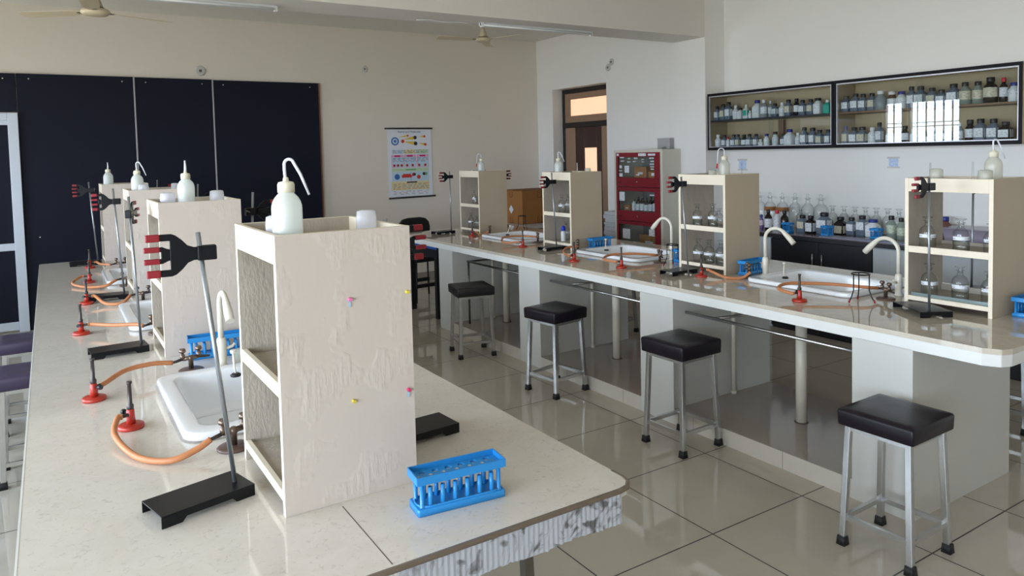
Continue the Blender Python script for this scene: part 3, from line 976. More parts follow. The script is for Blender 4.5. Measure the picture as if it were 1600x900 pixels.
BOXES_L = [(0.41, 1.62), (0.368, 3.25), (0.396, 4.85), (0.342, 6.40)]
BOXES_R = [(3.560, 1.603), (3.558, 3.135), (3.545, 4.715), (3.560, 6.225)]
for (x, y), lb in zip(BOXES_L, ('large peeling cream plywood shelf box in the foreground with coloured pins', 'cream plywood shelf box, second on the left bench', 'cream plywood shelf box, third on the left bench', 'cream plywood shelf box at the far end of the left bench')):
    shelf_box(x, y, lb, PLY, PLY)
for (x, y), lb in zip(BOXES_R, ('beige plywood shelf box nearest on the right bench with glass bottles', 'beige plywood shelf box, second on the right bench, between two taps', 'beige plywood shelf box, third on the right bench, holding a blue capped bottle', 'beige plywood shelf box at the far end of the right bench')):
    shelf_box(x, y, lb, PLYR, PLYR)
tag(MB().box(-0.004, 0, 0, 0.004, 0.36, 0.022).build('glass_strip', SHELFG, loc=(3.582, 1.623, ZT + 0.0450)), 'strip of greenish glass standing on the lowest shelf of the nearest right box', 'glass')
tag(MB().box(0, 0, 0, 0.0008, 0.17, 0.085).build('taped_paper', PAPER, loc=(0.714, 1.65, ZT + 0.05)), 'white paper scrap inside the lowest shelf of the foreground shelf box', 'paper')

# push pins in the foreground box
PK = mat('pink_pin', (226, 120, 170), 0.4); YL = mat('yellow_pin', (214, 196, 70), 0.4); MG = mat('magenta_pin', (214, 60, 110), 0.4); FOIL = mat('foil_shard', (190, 214, 235), 0.2, 0.3)
for (x, zz, m, lb, foil) in ((0.574, 1.284, PK, 'pink pin with a foil shard in the middle of the foreground box', 1), (0.575, 1.045, YL, 'yellow pin low in the middle of the foreground box', 0),
                             (0.714, 1.045, MG, 'magenta pin near the lower right edge of the foreground box', 1), (0.718, 1.284, YL, 'yellow pin near the right edge of the foreground box', 0)):
    t = thing('push_pin', lb, 'pin', (x, 1.62, zz), 0, 'push pins in the foreground shelf box')
    MB().tube([(0, 0.0015, 0), (0, -0.003, 0), (0, -0.006, 0), (0, -0.010, 0)], [0.0045, 0.0045, 0.003, 0.0042], 10).build('pin_head', m, t)
    if foil:
        MB().box(-0.004, -0.002, -0.018, 0.003, -0.001, -0.003).build('foil_scrap', FOIL, t)


# ================================================================== RETORT STANDS
RODM = mat('galvanised_rod', (150, 154, 158), 0.35, 0.75)


def stand(base, rz, label, rod_xy=(0.085, 0.0), top=(-0.05, 0.0), h=0.61, clamp_z=0.57, crz=None, roll=0.0, blen=0.215, bwid=0.115):
    """base centre, base rotation; rod leans by top (world dx, dy); clamp fork points along crz (world angle)"""
    t = thing('retort_stand', label, 'stand', (base[0], base[1], ZT + 0.0004), rz, 'retort stands with red tipped clamps')
    hl, hw, hh = blen / 2, bwid / 2, 0.028
    b = MB().box(-hl, -hw, hh - 0.003, hl, hw, hh)
    for s in (-1, 1):
        y0, y1 = (s * hw - 0.0028 * (s > 0), s * hw + 0.0028 * (s < 0))
        b.prism([(-hl, 0), (-hl + 0.045, 0), (-hl + 0.055, 0.011), (hl - 0.055, 0.011), (hl - 0.045, 0), (hl, 0), (hl, hh - 0.003), (-hl, hh - 0.003)], y0, y1, 'XZ')
    b.build('base', BLKMET, t, 0.001)
    ca, sa = math.cos(-rz), math.sin(-rz)
    tx, ty = top[0] * ca - top[1] * sa, top[0] * sa + top[1] * ca
    rx, ry = rod_xy
    MB().tube([(rx, ry, 0.010), (rx + tx, ry + ty, h + 0.028)], 0.0055, 12).build('rod', RODM, t)
    if crz is not None:
        k = (clamp_z - 0.028) / h
        px, py = rx + tx * k, ry + ty * k
        a = crz - rz
        M = Matrix.Translation((px, py, clamp_z)) @ Matrix.Rotation(a, 4, 'Z') @ Matrix.Rotation(roll, 4, 'X')

        def part(mb, name, m, bv=0.0015):
            mb.v = [tuple(M @ Vector(v)) for v in mb.v]
            return mb.build(name, m, t, bv)
        fork = BLKCAST
        part(MB().box(-0.034, -0.012, -0.017, 0.008, 0.012, 0.017), 'boss_head', fork, 0.003)
        part(MB().tube([(-0.028, 0, 0), (-0.028, -0.022, 0.004)], 0.003, 8).tube([(-0.036, -0.02, 0.008), (-0.020, -0.022, -0.002)], 0.003, 8), 'thumb_screw', DSTEEL, 0)
        outer = [(0.088, 0.0485), (0.062, 0.0485), (0.053, 0.045), (0.040, 0.034), (0.028, 0.020), (0.015, 0.015), (0.006, 0.015), (0.006, -0.015), (0.015, -0.015), (0.028, -0.020), (0.040, -0.034), (0.053, -0.045), (0.062, -0.0485), (0.088, -0.0485), (0.088, -0.033), (0.065, -0.033), (0.065, 0.033), (0.088, 0.033)]
        inner = [(0.092, 0.019), (0.080, 0.019), (0.070, 0.014), (0.055, 0.011), (0.02, 0.009), (0.02, -0.009), (0.055, -0.011), (0.070, -0.014), (0.080, -0.019), (0.092, -0.019), (0.092, -0.008), (0.083, -0.008), (0.083, 0.008), (0.092, 0.008)]
        part(MB().prism(outer, 0.000, 0.007, 'XZ').prism(inner, -0.010, -0.001, 'XZ'), 'clamp_fork', fork)
        for zc, hz, y0, y1, x1 in ((0.0408, 0.0085, -0.002, 0.010, 0.115), (-0.0408, 0.0085, -0.002, 0.010, 0.115), (0.0135, 0.0062, -0.0125, 0.001, 0.119), (-0.0135, 0.0062, -0.0125, 0.001, 0.119)):
            part(MB().box(0.085, y0, zc - hz, x1, y1, zc + hz), 'rubber_tip', REDRUB, 0.003)
    return t


R_ = math.radians
stand((0.262, 1.805), R_(14), 'retort stand in the foreground, its red tipped clamp beside the big shelf box', (0.083, -0.01), (-0.059, 0.0), 0.605, 0.585, R_(176))
stand((0.215, 3.45), R_(4), 'retort stand before the second shelf box, its clamp turned edge-on', (0.087, 0.0), (-0.020, 0.02), 0.625, 0.580, R_(72))
stand((0.262, 4.87), R_(-6), 'retort stand before the third shelf box, dark clamp pointing left', (0.087, 0.0), (-0.033, 0.0), 0.618, 0.570, R_(172))
stand((0.215, 6.62), R_(0), 'retort stand before the farthest left shelf box, pale clamp pointing left', (0.087, 0.0), (-0.037, 0.0), 0.622, 0.585, R_(172))
stand((0.853, 1.885), R_(4), 'retort stand behind the foreground box, only base and red tips showing', (-0.083, -0.02), (-0.004, 0.0), 0.60, 0.556, R_(4))
stand((0.835, 3.45), R_(0), 'retort stand right of the second left shelf box, clamp behind the wash bottle', (-0.085, 0.0), (0.035, 0.0), 0.62, 0.560, R_(8))
stand((0.860, 5.02), R_(0), 'retort stand right of the third left shelf box, rod top against black boards', (-0.085, 0.0), (0.03, 0.0), 0.62, 0.540, R_(8))
stand((0.800, 6.55), R_(0), 'retort stand right of the farthest left shelf box, barely showing', (-0.085, 0.0), (0.03, 0.0), 0.62, 0.560, R_(8))
stand((3.462, 1.865), R_(-32), 'retort stand before the nearest right shelf box with dark red tips', (-0.02, -0.095), (-0.008, 0.0), 0.615, 0.600, R_(178), blen=0.15, bwid=0.24)
stand((3.385, 3.370), R_(0), 'retort stand before the second right shelf box, clamp at its top', (-0.065, -0.15), (-0.055, 0.0), 0.60, 0.585, R_(180), blen=0.22, bwid=0.115)
stand((3.460, 4.865), R_(4), 'retort stand before the third right shelf box, clamp over its edge', (0.045, 0.0), (-0.036, 0.0), 0.602, 0.555, R_(180))
stand((3.345, 6.60), R_(4), 'retort stand before the farthest right shelf box against the wall', (0.097, 0.0), (-0.003, 0.0), 0.598, 0.572, R_(180))
stand((4.09, 1.95), R_(20), 'retort stand seen through the nearest right shelf box, leaning rod', (0.06, 0.0), (0.03, 0.01), 0.53, 0.545, R_(25), roll=PI / 2)
stand((4.075, 6.75), R_(0), 'retort stand behind the farthest right box, only its fork showing', (0.03, 0.0), (0.06, 0.02), 0.59, 0.560, R_(2))
# the second right stand: fix its rod near the base edge


# ================================================================== TEST TUBE RACKS
def rack_parts(t, m):
    L, Wd = 0.107, 0.034
    b = MB().loft([(L, Wd, 0.006, 0), (L, Wd, 0.006, 0.015), (L - 0.0015, Wd - 0.0015, 0.006, 0.0165)], 5)
    b.build('base_plate', m, t)
    lip = MB().loft([(L - 0.004, Wd - 0.003, 0.028, 0.0160), (L - 0.004, Wd - 0.003, 0.028, 0.0205), (L - 0.0065, Wd - 0.0055, 0.026, 0.0205), (L - 0.0065, Wd - 0.0055, 0.026, 0.0168)], 8, cap0=False, cap1=False)
    lip.build('raised_lip', m, t)
    # upper tray with round holes, two rows of six
    tz = 0.077
    tr = MB()
    X = [-0.096 + k * 0.032 for k in range(7)]
    Yy = [-0.031, 0.0, 0.031]
    for i in range(6):
        for j in range(2):
            cx, cy = (X[i] + X[i + 1]) / 2, (Yy[j] + Yy[j + 1]) / 2
            hx, hy = 0.016, 0.0155
            sq, ci = [], []
            for q in range(16):
                a = 2 * PI * q / 16 + PI / 16
                k = 1 / max(abs(math.cos(a)) / hx, abs(math.sin(a)) / hy)
                sq.append((cx + k * math.cos(a), cy + k * math.sin(a), tz))
                ci.append((cx + 0.0085 * math.cos(a), cy + 0.0085 * math.sin(a), tz))
            lo = [(p[0], p[1], tz - 0.006) for p in ci]
            tr.rings([sq, ci, lo], 0, False, False, False)
    tr.box(-L, -0.034, tz - 0.003, -0.096, 0.034, tz).box(0.096, -0.034, tz - 0.003, L, 0.034, tz)
    for s in (-1, 1):
        tr.box(-L, s * 0.034 - 0.0015, tz - 0.006, L, s * 0.034 + 0.0015, tz + 0.012)
        tr.box(s * L - 0.0015, -0.034, tz - 0.006, s * L + 0.0015, 0.034, tz + 0.012)
    tr.build('upper_tray', m, t)
    for sx in (-1, 1):
        for sy in (-1, 1):
            MB().lathe([(0.0065, 0.010), (0.0065, 0.018), (0.0052, 0.02), (0.0052, tz - 0.003)], 10, (sx * 0.094, sy * 0.022)).build('post', m, t)
    for k in range(6):
        x = -0.075 + k * 0.030
        MB().lathe([(0.0056, 0.011), (0.0054, 0.061), (0.0036, 0.061), (0.0036, 0.045)], 12, (x, -0.024)).build('drying_peg', m, t)
        MB().lathe([(0.0056, 0.011), (0.0054, 0.061), (0.0036, 0.061), (0.0036, 0.045)], 12, (x, 0.020)).build('drying_peg', m, t)


rk = thing('test_tube_rack', 'blue plastic test tube rack alone at the near corner of the left bench', 'rack', (0.763, 1.470, ZT + 0.0004), R_(-6), 'blue test tube racks')
rack_parts(rk, BLUE)
for (x, y, z0, rz, lb) in ((0.548, 3.155, ZT, R_(-6), 'blue rack behind the nearest left sink, against the second shelf box'),
                           (0.540, 4.690, ZT, R_(80), 'blue rack partly hidden behind the second left shelf box'),
                           (0.530, 6.280, ZT, R_(75), 'blue rack showing as a sliver before the farthest left shelf box'),
                           (3.745, 3.082, ZT, R_(4), 'blue rack against the second right shelf box beside a tap'),
                           (3.79, 1.545, ZT, R_(0), 'blue rack cut by the right picture edge, on the right bench'),
                           (3.755, 3.665, ZT, R_(88), 'blue rack standing end-on beside the tap before the red cupboard'),
                           (3.80, 4.670, ZT, R_(2), 'blue rack against the third right shelf box'),
                           (5.53, 4.163, 0.85, R_(86), 'small blue rack on the wall counter beside dark bottles'),
                           (5.530, 3.775, 0.85, R_(80), 'small blue rack on the wall counter before the big dark jar'),
                           (5.62, 3.393, 0.85, R_(86), 'small blue rack on the wall counter beside the white jar'),
                           (3.865, 2.108, ZT, R_(29), 'blue rack hidden behind the tap of the nearest right sink')):
    if (x, y) == (0.763, 1.47):
        continue
    r_ = dup(rk, (x, y, z0 + 0.0006), rz, lb)
    if z0 > 0.84:
        r_.scale = (0.38, 1.0, 0.95)


# ================================================================== TRIPODS
def tripod(x, y, label, m=BLKMET):
    t = thing('tripod', label, 'tripod', (x, y, ZT + 0.0006), 0.35, 'black burner tripods')
    r, h = 0.042, 0.145
    MB().tube(arc((0, 0), r, 0, 2 * PI, 24, 'XY', h), 0.0035, 8, caps=False).build('ring', m, t)
    for k in range(3):
        a = 2 * PI * k / 3 + 0.4
        c, s = math.cos(a), math.sin(a)
        lg = MB().tube([(r * c, r * s, h), (r * c, r * s, h * 0.45), ((r + 0.010) * c, (r + 0.010) * s, h * 0.25), ((r + 0.026) * c, (r + 0.026) * s, 0.006)], 0.003, 8).build('leg', m, t)
        MB().tube([((r + 0.022) * c, (r + 0.022) * s, 0.018), ((r + 0.028) * c, (r + 0.028) * s, 0.003)], 0.0045, 8).build('foot_cap', REDRUB, lg)
    return t


tripod(3.452, 2.168, 'black tripod with red feet at the near end of the nearest right sink')
tripod(3.585, 3.625, 'black tripod behind the second right stand, before the blue rack')
tripod(4.12, 6.32, 'black tripod before the brown carton at the far right sink')


# ================================================================== STOOLS
def stool(loc, rz, label, seat_m, group, zb=0.490, zt=0.560):
    t = thing('lab_stool', label, 'stool', (loc[0], loc[1], 0), rz, group)
    s = MB().loft([(0.149, 0.149, 0.008, zb), (0.152, 0.152, 0.010, zb + 0.004), (0.154, 0.154, 0.010, zt - 0.012), (0.151, 0.151, 0.012, zt - 0.005), (0.12, 0.12, 0.03, zt), (0.05, 0.05, 0.03, zt + 0.003)], 5)
    s.build('seat', seat_m, t)
    f = MB()
    for a, b in (((-1, -1), (1, -1)), ((1, -1), (1, 1)), ((1, 1), (-1, 1)), ((-1, 1), (-1, -1))):
        f.bar((a[0] * 0.118, a[1] * 0.118, zb - 0.0112), (b[0] * 0.118, b[1] * 0.118, zb - 0.0112), 0.022)
    f.build('seat_frame', STEEL, t)
    st = MB()
    q = 0.130
    for a, b in (((-1, -1), (1, -1)), ((1, -1), (1, 1)), ((1, 1), (-1, 1)), ((-1, 1), (-1, -1))):
        st.bar((a[0] * q, a[1] * q, 0.115), (b[0] * q, b[1] * q, 0.115), 0.016, 0.02)
    st.build('stretcher', STEEL, t)
    for sx in (-1, 1):
        for sy in (-1, 1):
            lg = MB().bar((sx * 0.136, sy * 0.136, 0.03), (sx * 0.120, sy * 0.120, zb - 0.001), 0.024, up=(0, 1, 0)).build('leg', STEEL, t, 0.002)
            MB().loft([(0.019, 0.019, 0.004, 0), (0.016, 0.016, 0.004, 0.035)], 3, (sx * 0.137, sy * 0.137)).build('rubber_foot', RUBBER, lg)
    return t


stool((2.785, 1.603), R_(1), 'black topped steel stool nearest the camera, before the right bench end', BLACKV, 'steel stools at the right bench', 0.495, 0.562)
stool((2.867, 2.845), R_(1.5), 'black topped steel stool, second from the camera along the right bench', BLACKV, 'steel stools at the right bench', 0.510, 0.590)
stool((2.850, 3.990), R_(8), 'dark topped steel stool, third from the camera along the right bench', BLACKV, 'steel stools at the right bench', 0.495, 0.570)
stool((2.838, 5.135), R_(-13), 'black cushioned stool farthest along the right bench, by the black table', BLACKF, 'steel stools at the right bench')
stool((-0.125, 4.520), R_(0), 'purple-black stool at the left picture edge, the nearer of two', PURPV, 'purple topped stools by the left bench')
stool((-0.150, 5.36), R_(0), 'purple-black stool at the left picture edge, the farther of two', PURPV, 'purple topped stools by the left bench')
stool((4.58, 1.98), R_(4), 'dark stool behind the right bench end, cut by the picture edge', BLACKV, 'stools behind the right bench')
stool((4.20, 4.98), R_(4), 'dark stool behind the right bench, legs seen through the middle bay', BLACKV, 'stools behind the right bench')


# ================================================================== PIPES UNDER THE RIGHT BENCH
for (x, y, lb) in ((3.445, 2.51, 'thick cream drain pipe under the nearest right sink'), (3.455, 4.07, 'thick cream drain pipe under the middle right sink'), (3.430, 5.55, 'thick cream drain pipe under the farthest right sink')):
    t = thing('drain_pipe', lb, 'pipe', (x, y, 0.0918), 0, 'cream drain pipes')
    tall = 0.69 - 0.0918
    MB().lathe([(0.030, 0), (0.030, tall - 0.03)], 20).build('pipe', PVC, t)
    MB().lathe([(0.022, tall - 0.03), (0.022, tall - 0.012)], 16).build('coupling', CAPK, t)
    MB().lathe([(0.038, 0), (0.036, 0.003), (0.031, 0.004)], 20).build('sealant', mat('dark_sealant', (96, 82, 72), 0.8), t)
for (x, y, lb) in ((3.52, 3.045, 'thin cream water pipe beside the support, nearest bay'), (3.50, 4.405, 'thin cream water pipe beside the support, middle bay'), (3.42, 5.765, 'thin cream water pipe beside the support, farthest bay')):
    t = thing('water_pipe', lb, 'pipe', (x, y, 0.0918), 0, 'thin cream water pipes')
    MB().lathe([(0.013, 0), (0.013, 0.58)], 14).build('pipe', PVC, t)
    MB().lathe([(0.017, 0), (0.017, 0.02)], 14).build('socket', PVC, t)


# ================================================================== BOTTLES
def wash_bottle(x, y, z, label, spout='bend', rz=0.0, m=WASH, k=1.0, tip=None):
    t = thing('wash_bottle', label, 'bottle', (x, y, z), rz, 'plastic wash bottles on the shelf boxes')
    t.scale = (k, k, k)
    MB().lathe([(0.031, 0), (0.0345, 0.004), (0.035, 0.02), (0.035, 0.104), (0.0343, 0.112), (0.0318, 0.121), (0.0270, 0.130), (0.0215, 0.136), (0.018, 0.140), (0.017, 0.146)], 28).build('body', m, t)
    MB().lathe([(0.0195, 0.142), (0.0195, 0.160), (0.017, 0.166), (0.007, 0.168), (0.006, 0.176), (0.0035, 0.178)], 24).build('screw_collar', COLLAR, t)
    if spout == 'bend':
        pts = [(0, 0, 0.160), (-0.002, 0, 0.195)] + [(0.009 - 0.011 * math.cos(a), 0, 0.207 + 0.012 * math.sin(a)) for a in [PI * q / 10 * 0.75 for q in range(11)]] + [(0.034, 0, 0.183), (0.052, 0, 0.135)]
        rs = [0.0036] * (len(pts) - 1) + [0.0026]
    elif spout == 'left':
        pts = [(0, 0, 0.160), (0, 0, 0.195)] + [(-0.020 + 0.020 * math.cos(a), 0, 0.20 + 0.018 * math.sin(a)) for a in [PI * q / 10 * 0.9 for q in range(11)]] + [(-0.043, 0, 0.17), (-0.046, 0, 0.12)]
        rs = [0.003] * (len(pts) - 1) + [0.0026]
    else:
        pts = [(0, 0, 0.160), (0.001, 0, 0.19), (0, 0, 0.222)]
        rs = [0.006, 0.005, 0.0032]
    s = MB().tube(pts, rs, 10).build('spout', mat('spout_plastic', (226, 230, 238), 0.35), t)
    if tip:
        MB().tube([pts[-1], (pts[-1][0] - 0.004, 0, pts[-1][2] - 0.03)], 0.005, 8).build('spout_tip', CAPR, s)
    return t


def cup(x, y, z, label, r=0.027, h=0.052, m=CUPM):
    h = h + 0.018 if r > 0.02 else h
    t = MB().lathe([(r, 0), (r, h * 0.75), (r * 0.93, h * 0.96), (r * 0.6, h), (r * 0.15, h)], 22).build('upturned_cup', m, loc=(x, y, z))
    return tag(t, label, 'cup', 'upturned plastic cups on the shelf boxes')


TZ = ZT + 0.5784
ca = -0.56   # about parallel to the picture plane
wash_bottle(0.467, 1.722, TZ, 'wash bottle on the foreground shelf box, long bent spout', 'bend', R_(-25))
cup(0.685, 1.785, TZ, 'translucent plastic cap standing on the foreground shelf box, right side', 0.026, 0.066)
cup(0.462, 1.80, TZ, 'translucent plastic cap hidden beside the foreground wash bottle', 0.026, 0.066)
wash_bottle(0.500, 3.42, TZ, 'straight nozzle wash bottle on the second left shelf box', 'straight')
cup(0.428, 3.44, TZ, 'translucent cap left of the wash bottle on the second left box', 0.030, 0.068)
cup(0.624, 3.42, TZ, 'translucent cap right of the wash bottle on the second left box', 0.030, 0.070)
wash_bottle(0.461, 5.03, TZ, 'wash bottle with bent spout on the third left shelf box', 'bend', R_(-20))
cup(0.485, 4.945, TZ, 'translucent cap before the wash bottle on the third left box', 0.030, 0.066)
cup(0.680, 5.10, TZ, 'small translucent cap at the right of the third left box', 0.022, 0.062)
wash_bottle(0.398, 6.55, TZ, 'wash bottle with straight nozzle on the farthest left shelf box', 'straight')
wash_bottle(3.70, 1.668, TZ, 'cloudy wash bottle at the right picture edge, on the nearest right box', 'bend', R_(-30), WASHC, 1.05)
cup(3.612, 1.662, TZ, 'round plastic cap beside the cloudy wash bottle at the right edge', 0.030, 0.075, WASHC)
cup(3.640, 1.895, TZ, 'upturned cloudy cap at the left end of the nearest right box', 0.030, 0.078, WASHC)
wash_bottle(3.683, 3.25, TZ, 'cloudy wash bottle with red spout tip on the second right box', 'left', R_(-30), WASHC, 1.0, True)
cup(3.665, 3.335, TZ, 'pair-sized clear cap left of the red tipped wash bottle', 0.026, 0.062, WASHC)
wash_bottle(3.650, 5.02, TZ, 'white wash bottle with bent spout on the third right shelf box', 'bend', R_(-25), WASH)
cup(3.585, 5.075, TZ, 'tiny white cap left of the wash bottle on the third right box', 0.014, 0.058)
cup(3.790, 4.800, TZ, 'low clear cap at the right of the third right box', 0.027, 0.062, WASHC)
wash_bottle(3.705, 6.42, TZ, 'white wash bottle with looped spout on the farthest right box', 'left', R_(-25), WASH, 1.0, True)
cup(3.64, 6.50, TZ, 'tiny white cap left of the wash bottle on the farthest right box', 0.014, 0.060)

cup(0.610, 3.010, ZT + 0.0006, 'stained clear plastic cup behind the nearest left sink, beside the tap', 0.030, 0.030, WASHC)


def funnel(x, y, z, label, k=1.0):
    o = MB().lathe([(0.030 * k, 0), (0.031 * k, 0.006), (0.026 * k, 0.012), (0.006, 0.045), (0.0045, 0.05), (0.0038, 0.125)], 20, cap0=False).build('glass_funnel', GLASS if k < 1 else milky('funnel_plastic', (224, 222, 214), 0.3, 0.3), loc=(x, y, z))
    return tag(o, label, 'funnel', 'inverted funnels on the shelf boxes')


funnel(3.745, 4.885, TZ, 'inverted white funnel on the third right shelf box')
funnel(3.790, 1.800, TZ, 'inverted clear funnel on the nearest right shelf box', 0.8)
funnel(3.680, 1.945, TZ, 'inverted clear funnel behind the upturned cap, nearest right box', 0.6)
funnel(3.790, 3.20, TZ, 'small inverted clear funnel on the second right shelf box', 0.6)


def reagent(x, y, z, label, r=0.036, h=0.155, group='stoppered glass reagent bottles', band=True, liquid=0.0, stopper='flat', lab=LBL, n=24, cat='bottle'):
    t = thing('reagent_bottle', label, cat, (x, y, z + 0.0006), 0, group)
    b = MB().lathe([(r * 0.9, 0), (r, 0.004), (r, h * 0.50), (r * 0.97, h * 0.56), (r * 0.88, h * 0.62), (r * 0.72, h * 0.67), (r * 0.50, h * 0.708), (r * 0.37, h * 0.735), (r * 0.34, h * 0.77), (r * 0.34, h * 0.85), (r * 0.50, h * 0.865), (r * 0.50, h * 0.88), (r * 0.30, h * 0.885)], n, cap1=False)
    b.build('body', GLASS, t)
    if stopper == 'flat':
        MB().lathe([(r * 0.27, h * 0.80), (r * 0.29, h * 0.90), (r * 0.22, h * 0.93), (r * 0.62, h * 0.975), (r * 0.66, h * 0.99), (r * 0.5, h)], n).build('stopper', GLASS, t)
    else:
        MB().lathe([(r * 0.24, h * 0.82), (r * 0.26, h * 0.9), (r * 0.14, h * 0.93), (r * 0.26, h * 0.965), (r * 0.12, h)], n).build('stopper', GLASS, t)
    if liquid:
        MB().lathe([(r * 0.88, 0.004), (r * 0.95, 0.008), (r * 0.95, h * liquid)], n).build('liquid', glass('pale_liquid', (0.93, 0.95, 0.95), (0.66, 0.7, 0.7)), t)
    if band:
        a0, a1 = R_(140), R_(290)
        lb = MB()
        q = [(a0 + (a1 - a0) * k / 14) for k in range(15)]
        lb.rings([[((r + 0.0006) * math.cos(a), (r + 0.0006) * math.sin(a), zz) for a in q] for zz in (h * 0.36, h * 0.47)], 0, True, False, False, closed=False)
        lb.build('label', lab, t)
    return t


GB = 'stoppered bottles inside the right shelf boxes'
Z1, Z2 = ZT + 0.2824, ZT + 0.0444
reagent(3.622, 1.925, Z1, 'glass bottle with white label band, left end of middle shelf, nearest right box', 0.037, 0.158, GB)
reagent(3.628, 1.772, Z1, 'water filled glass bottle in the middle shelf of the nearest right box', 0.036, 0.158, GB, liquid=0.40)
reagent(3.700, 1.672, Z1, 'glass bottle half hidden behind the near panel, middle shelf, nearest right box', 0.034, 0.135, GB)
reagent(3.650, 1.930, Z2, 'brownish glass bottle with label, left end of lowest shelf, nearest right box', 0.037, 0.162, GB)
reagent(3.660, 1.790, Z2, 'clear glass bottle with spread lip, middle of lowest shelf, nearest right box', 0.037, 0.165, GB, liquid=0.3)
reagent(3.690, 1.675, Z2, 'glass bottle against the near panel, lowest shelf, nearest right box', 0.034, 0.150, GB)
reagent(3.622, 3.428, Z1, 'left glass bottle on the middle shelf of the second right box', 0.032, 0.150, GB, liquid=0.3)
reagent(3.660, 3.330, Z1, 'right glass bottle on the middle shelf of the second right box', 0.032, 0.152, GB, liquid=0.4)
reagent(3.755, 3.365, Z1, 'rear glass bottle on the middle shelf of the second right box', 0.030, 0.115, GB)
reagent(3.640, 3.440, Z2, 'left labelled glass bottle on the lowest shelf of the second right box', 0.034, 0.155, GB)
reagent(3.640, 3.345, Z2, 'centre labelled glass bottle on the lowest shelf of the second right box', 0.034, 0.155, GB, liquid=0.35)
reagent(3.650, 3.255, Z2, 'right labelled glass bottle on the lowest shelf of the second right box', 0.034, 0.158, GB, liquid=0.35)
reagent(3.655, 4.990, Z1, 'front glass bottle on the middle shelf of the third right box', 0.028, 0.152, GB)
reagent(3.745, 5.020, Z1, 'rear glass bottle on the middle shelf of the third right box', 0.028, 0.152, GB)
reagent(3.735, 5.040, Z2, 'clear glass bottle behind the blue capped one, third right box', 0.031, 0.155, GB)
reagent(3.660, 6.500, Z1, 'lone slender glass bottle on the middle shelf of the farthest right box', 0.022, 0.145, GB)
reagent(3.640, 6.545, Z2, 'tall glass bottle on the lowest shelf of the farthest right box', 0.028, 0.150, GB)
reagent(3.715, 6.555, Z2, 'short glass bottle on the lowest shelf of the farthest right box', 0.027, 0.110, GB)
t = thing('plastic_bottle', 'small white bottle with bright blue cap in the third right box', 'bottle', (3.655, 4.975, Z2 + 0.0006))
MB().lathe([(0.020, 0), (0.021, 0.004), (0.021, 0.075), (0.012, 0.09)], 18).build('body', WHITEJ, t)
MB().lathe([(0.020, 0.088), (0.020, 0.108), (0.013, 0.124), (0.005, 0.13)], 16).build('cap', mat('bright_blue_cap', (30, 60, 190), 0.35), t)

# ================================================================== WALL COUNTER
cb = thing('wall_counter', 'dark stone counter top running along the right wall', 'counter', (5.40, 1.0, 0.81))
MB().box(0, 0, 0, 0.545, 4.235, 0.04).build('slab', CTOP, cb, 0.004)
MB().box(-0.003, 0, 0.0, 0.0, 4.235, 0.034).build('front_edge', BLACKL, cb)
cabs = [(4.262, 5.235, GREYL, 'pale grey grained base cabinet left of the black doors', 'g'), (3.312, 4.258, BLACKL, 'black two-door base cabinet under the wall counter', 'b'),
        (2.36, 3.308, GREYL, 'pale grey grained base cabinet right of the black doors', 'g'), (1.40, 2.356, BLACKL, 'black base cabinet nearest the camera under the wall counter', 'b')]
for y0, y1, m, lb, kd in cabs:
    t = thing('base_cabinet', lb, 'cabinet', (5.425, y0, 0), 0, 'base cabinets under the wall counter')
    w = y1 - y0
    MB().box(0.018, 0.002, 0.0, 0.50, w - 0.002, 0.808).build('carcass', m, t)
    for k in (0, 1):
        d0, d1 = (0.003, w / 2 - 0.002) if k == 0 else (w / 2 + 0.002, w - 0.003)
        dr = MB().box(0.0, d0, 0.02, 0.018, d1, 0.800).build('door', m, t, 0.002)
        hy = w / 2 + (0.045 if k else -0.045)
        MB().tube([(0.0, hy, 0.70), (-0.022, hy, 0.70), (-0.022, hy, 0.60), (0.0, hy, 0.60)], 0.005, 8).build('handle', STEEL, dr)

for i, (x, y, lb) in enumerate(((5.85, 4.726, 'first from the left'), (5.85, 4.604, 'second from the left, brown tape band'), (5.85, 4.462, 'third from the left, brown tape band'), (5.85, 4.325, 'fourth from the left'), (5.85, 4.190, 'fifth from the left'), (5.85, 4.055, 'rightmost and broadest'))):
    t = reagent(x, y, 0.85, 'tall clear stoppered bottle at the counter back, ' + lb, 0.057 if i < 5 else 0.066, 0.325, 'tall clear bottles at the back of the wall counter', False, stopper='knob')
    if i in (1, 2):
        r = 0.0575
        q = [R_(150) + (R_(290) - R_(150)) * k / 14 for k in range(15)]
        MB().rings([[(r * math.cos(a), r * math.sin(a), zz) for a in q] for zz in (0.15, 0.19)], 0, True, False, False, closed=False).build('tape_band', CARD, t)
ord_ = ['first', 'second', 'third', 'fourth', 'fifth', 'sixth', 'seventh']
for i, y in enumerate((3.945, 3.835, 3.73, 3.635, 3.54, 3.44, 3.345)):
    reagent(5.86, y, 0.85, 'medium clear stoppered bottle in the counter back row, %s from its left' % ord_[i], 0.043, 0.228, 'medium clear bottles at the back of the wall counter', False, stopper='flat')
reagent(5.74, 4.185, 0.85, 'single medium clear bottle before the tall ones on the counter', 0.040, 0.215, 'medium clear bottles at the back of the wall counter', False)


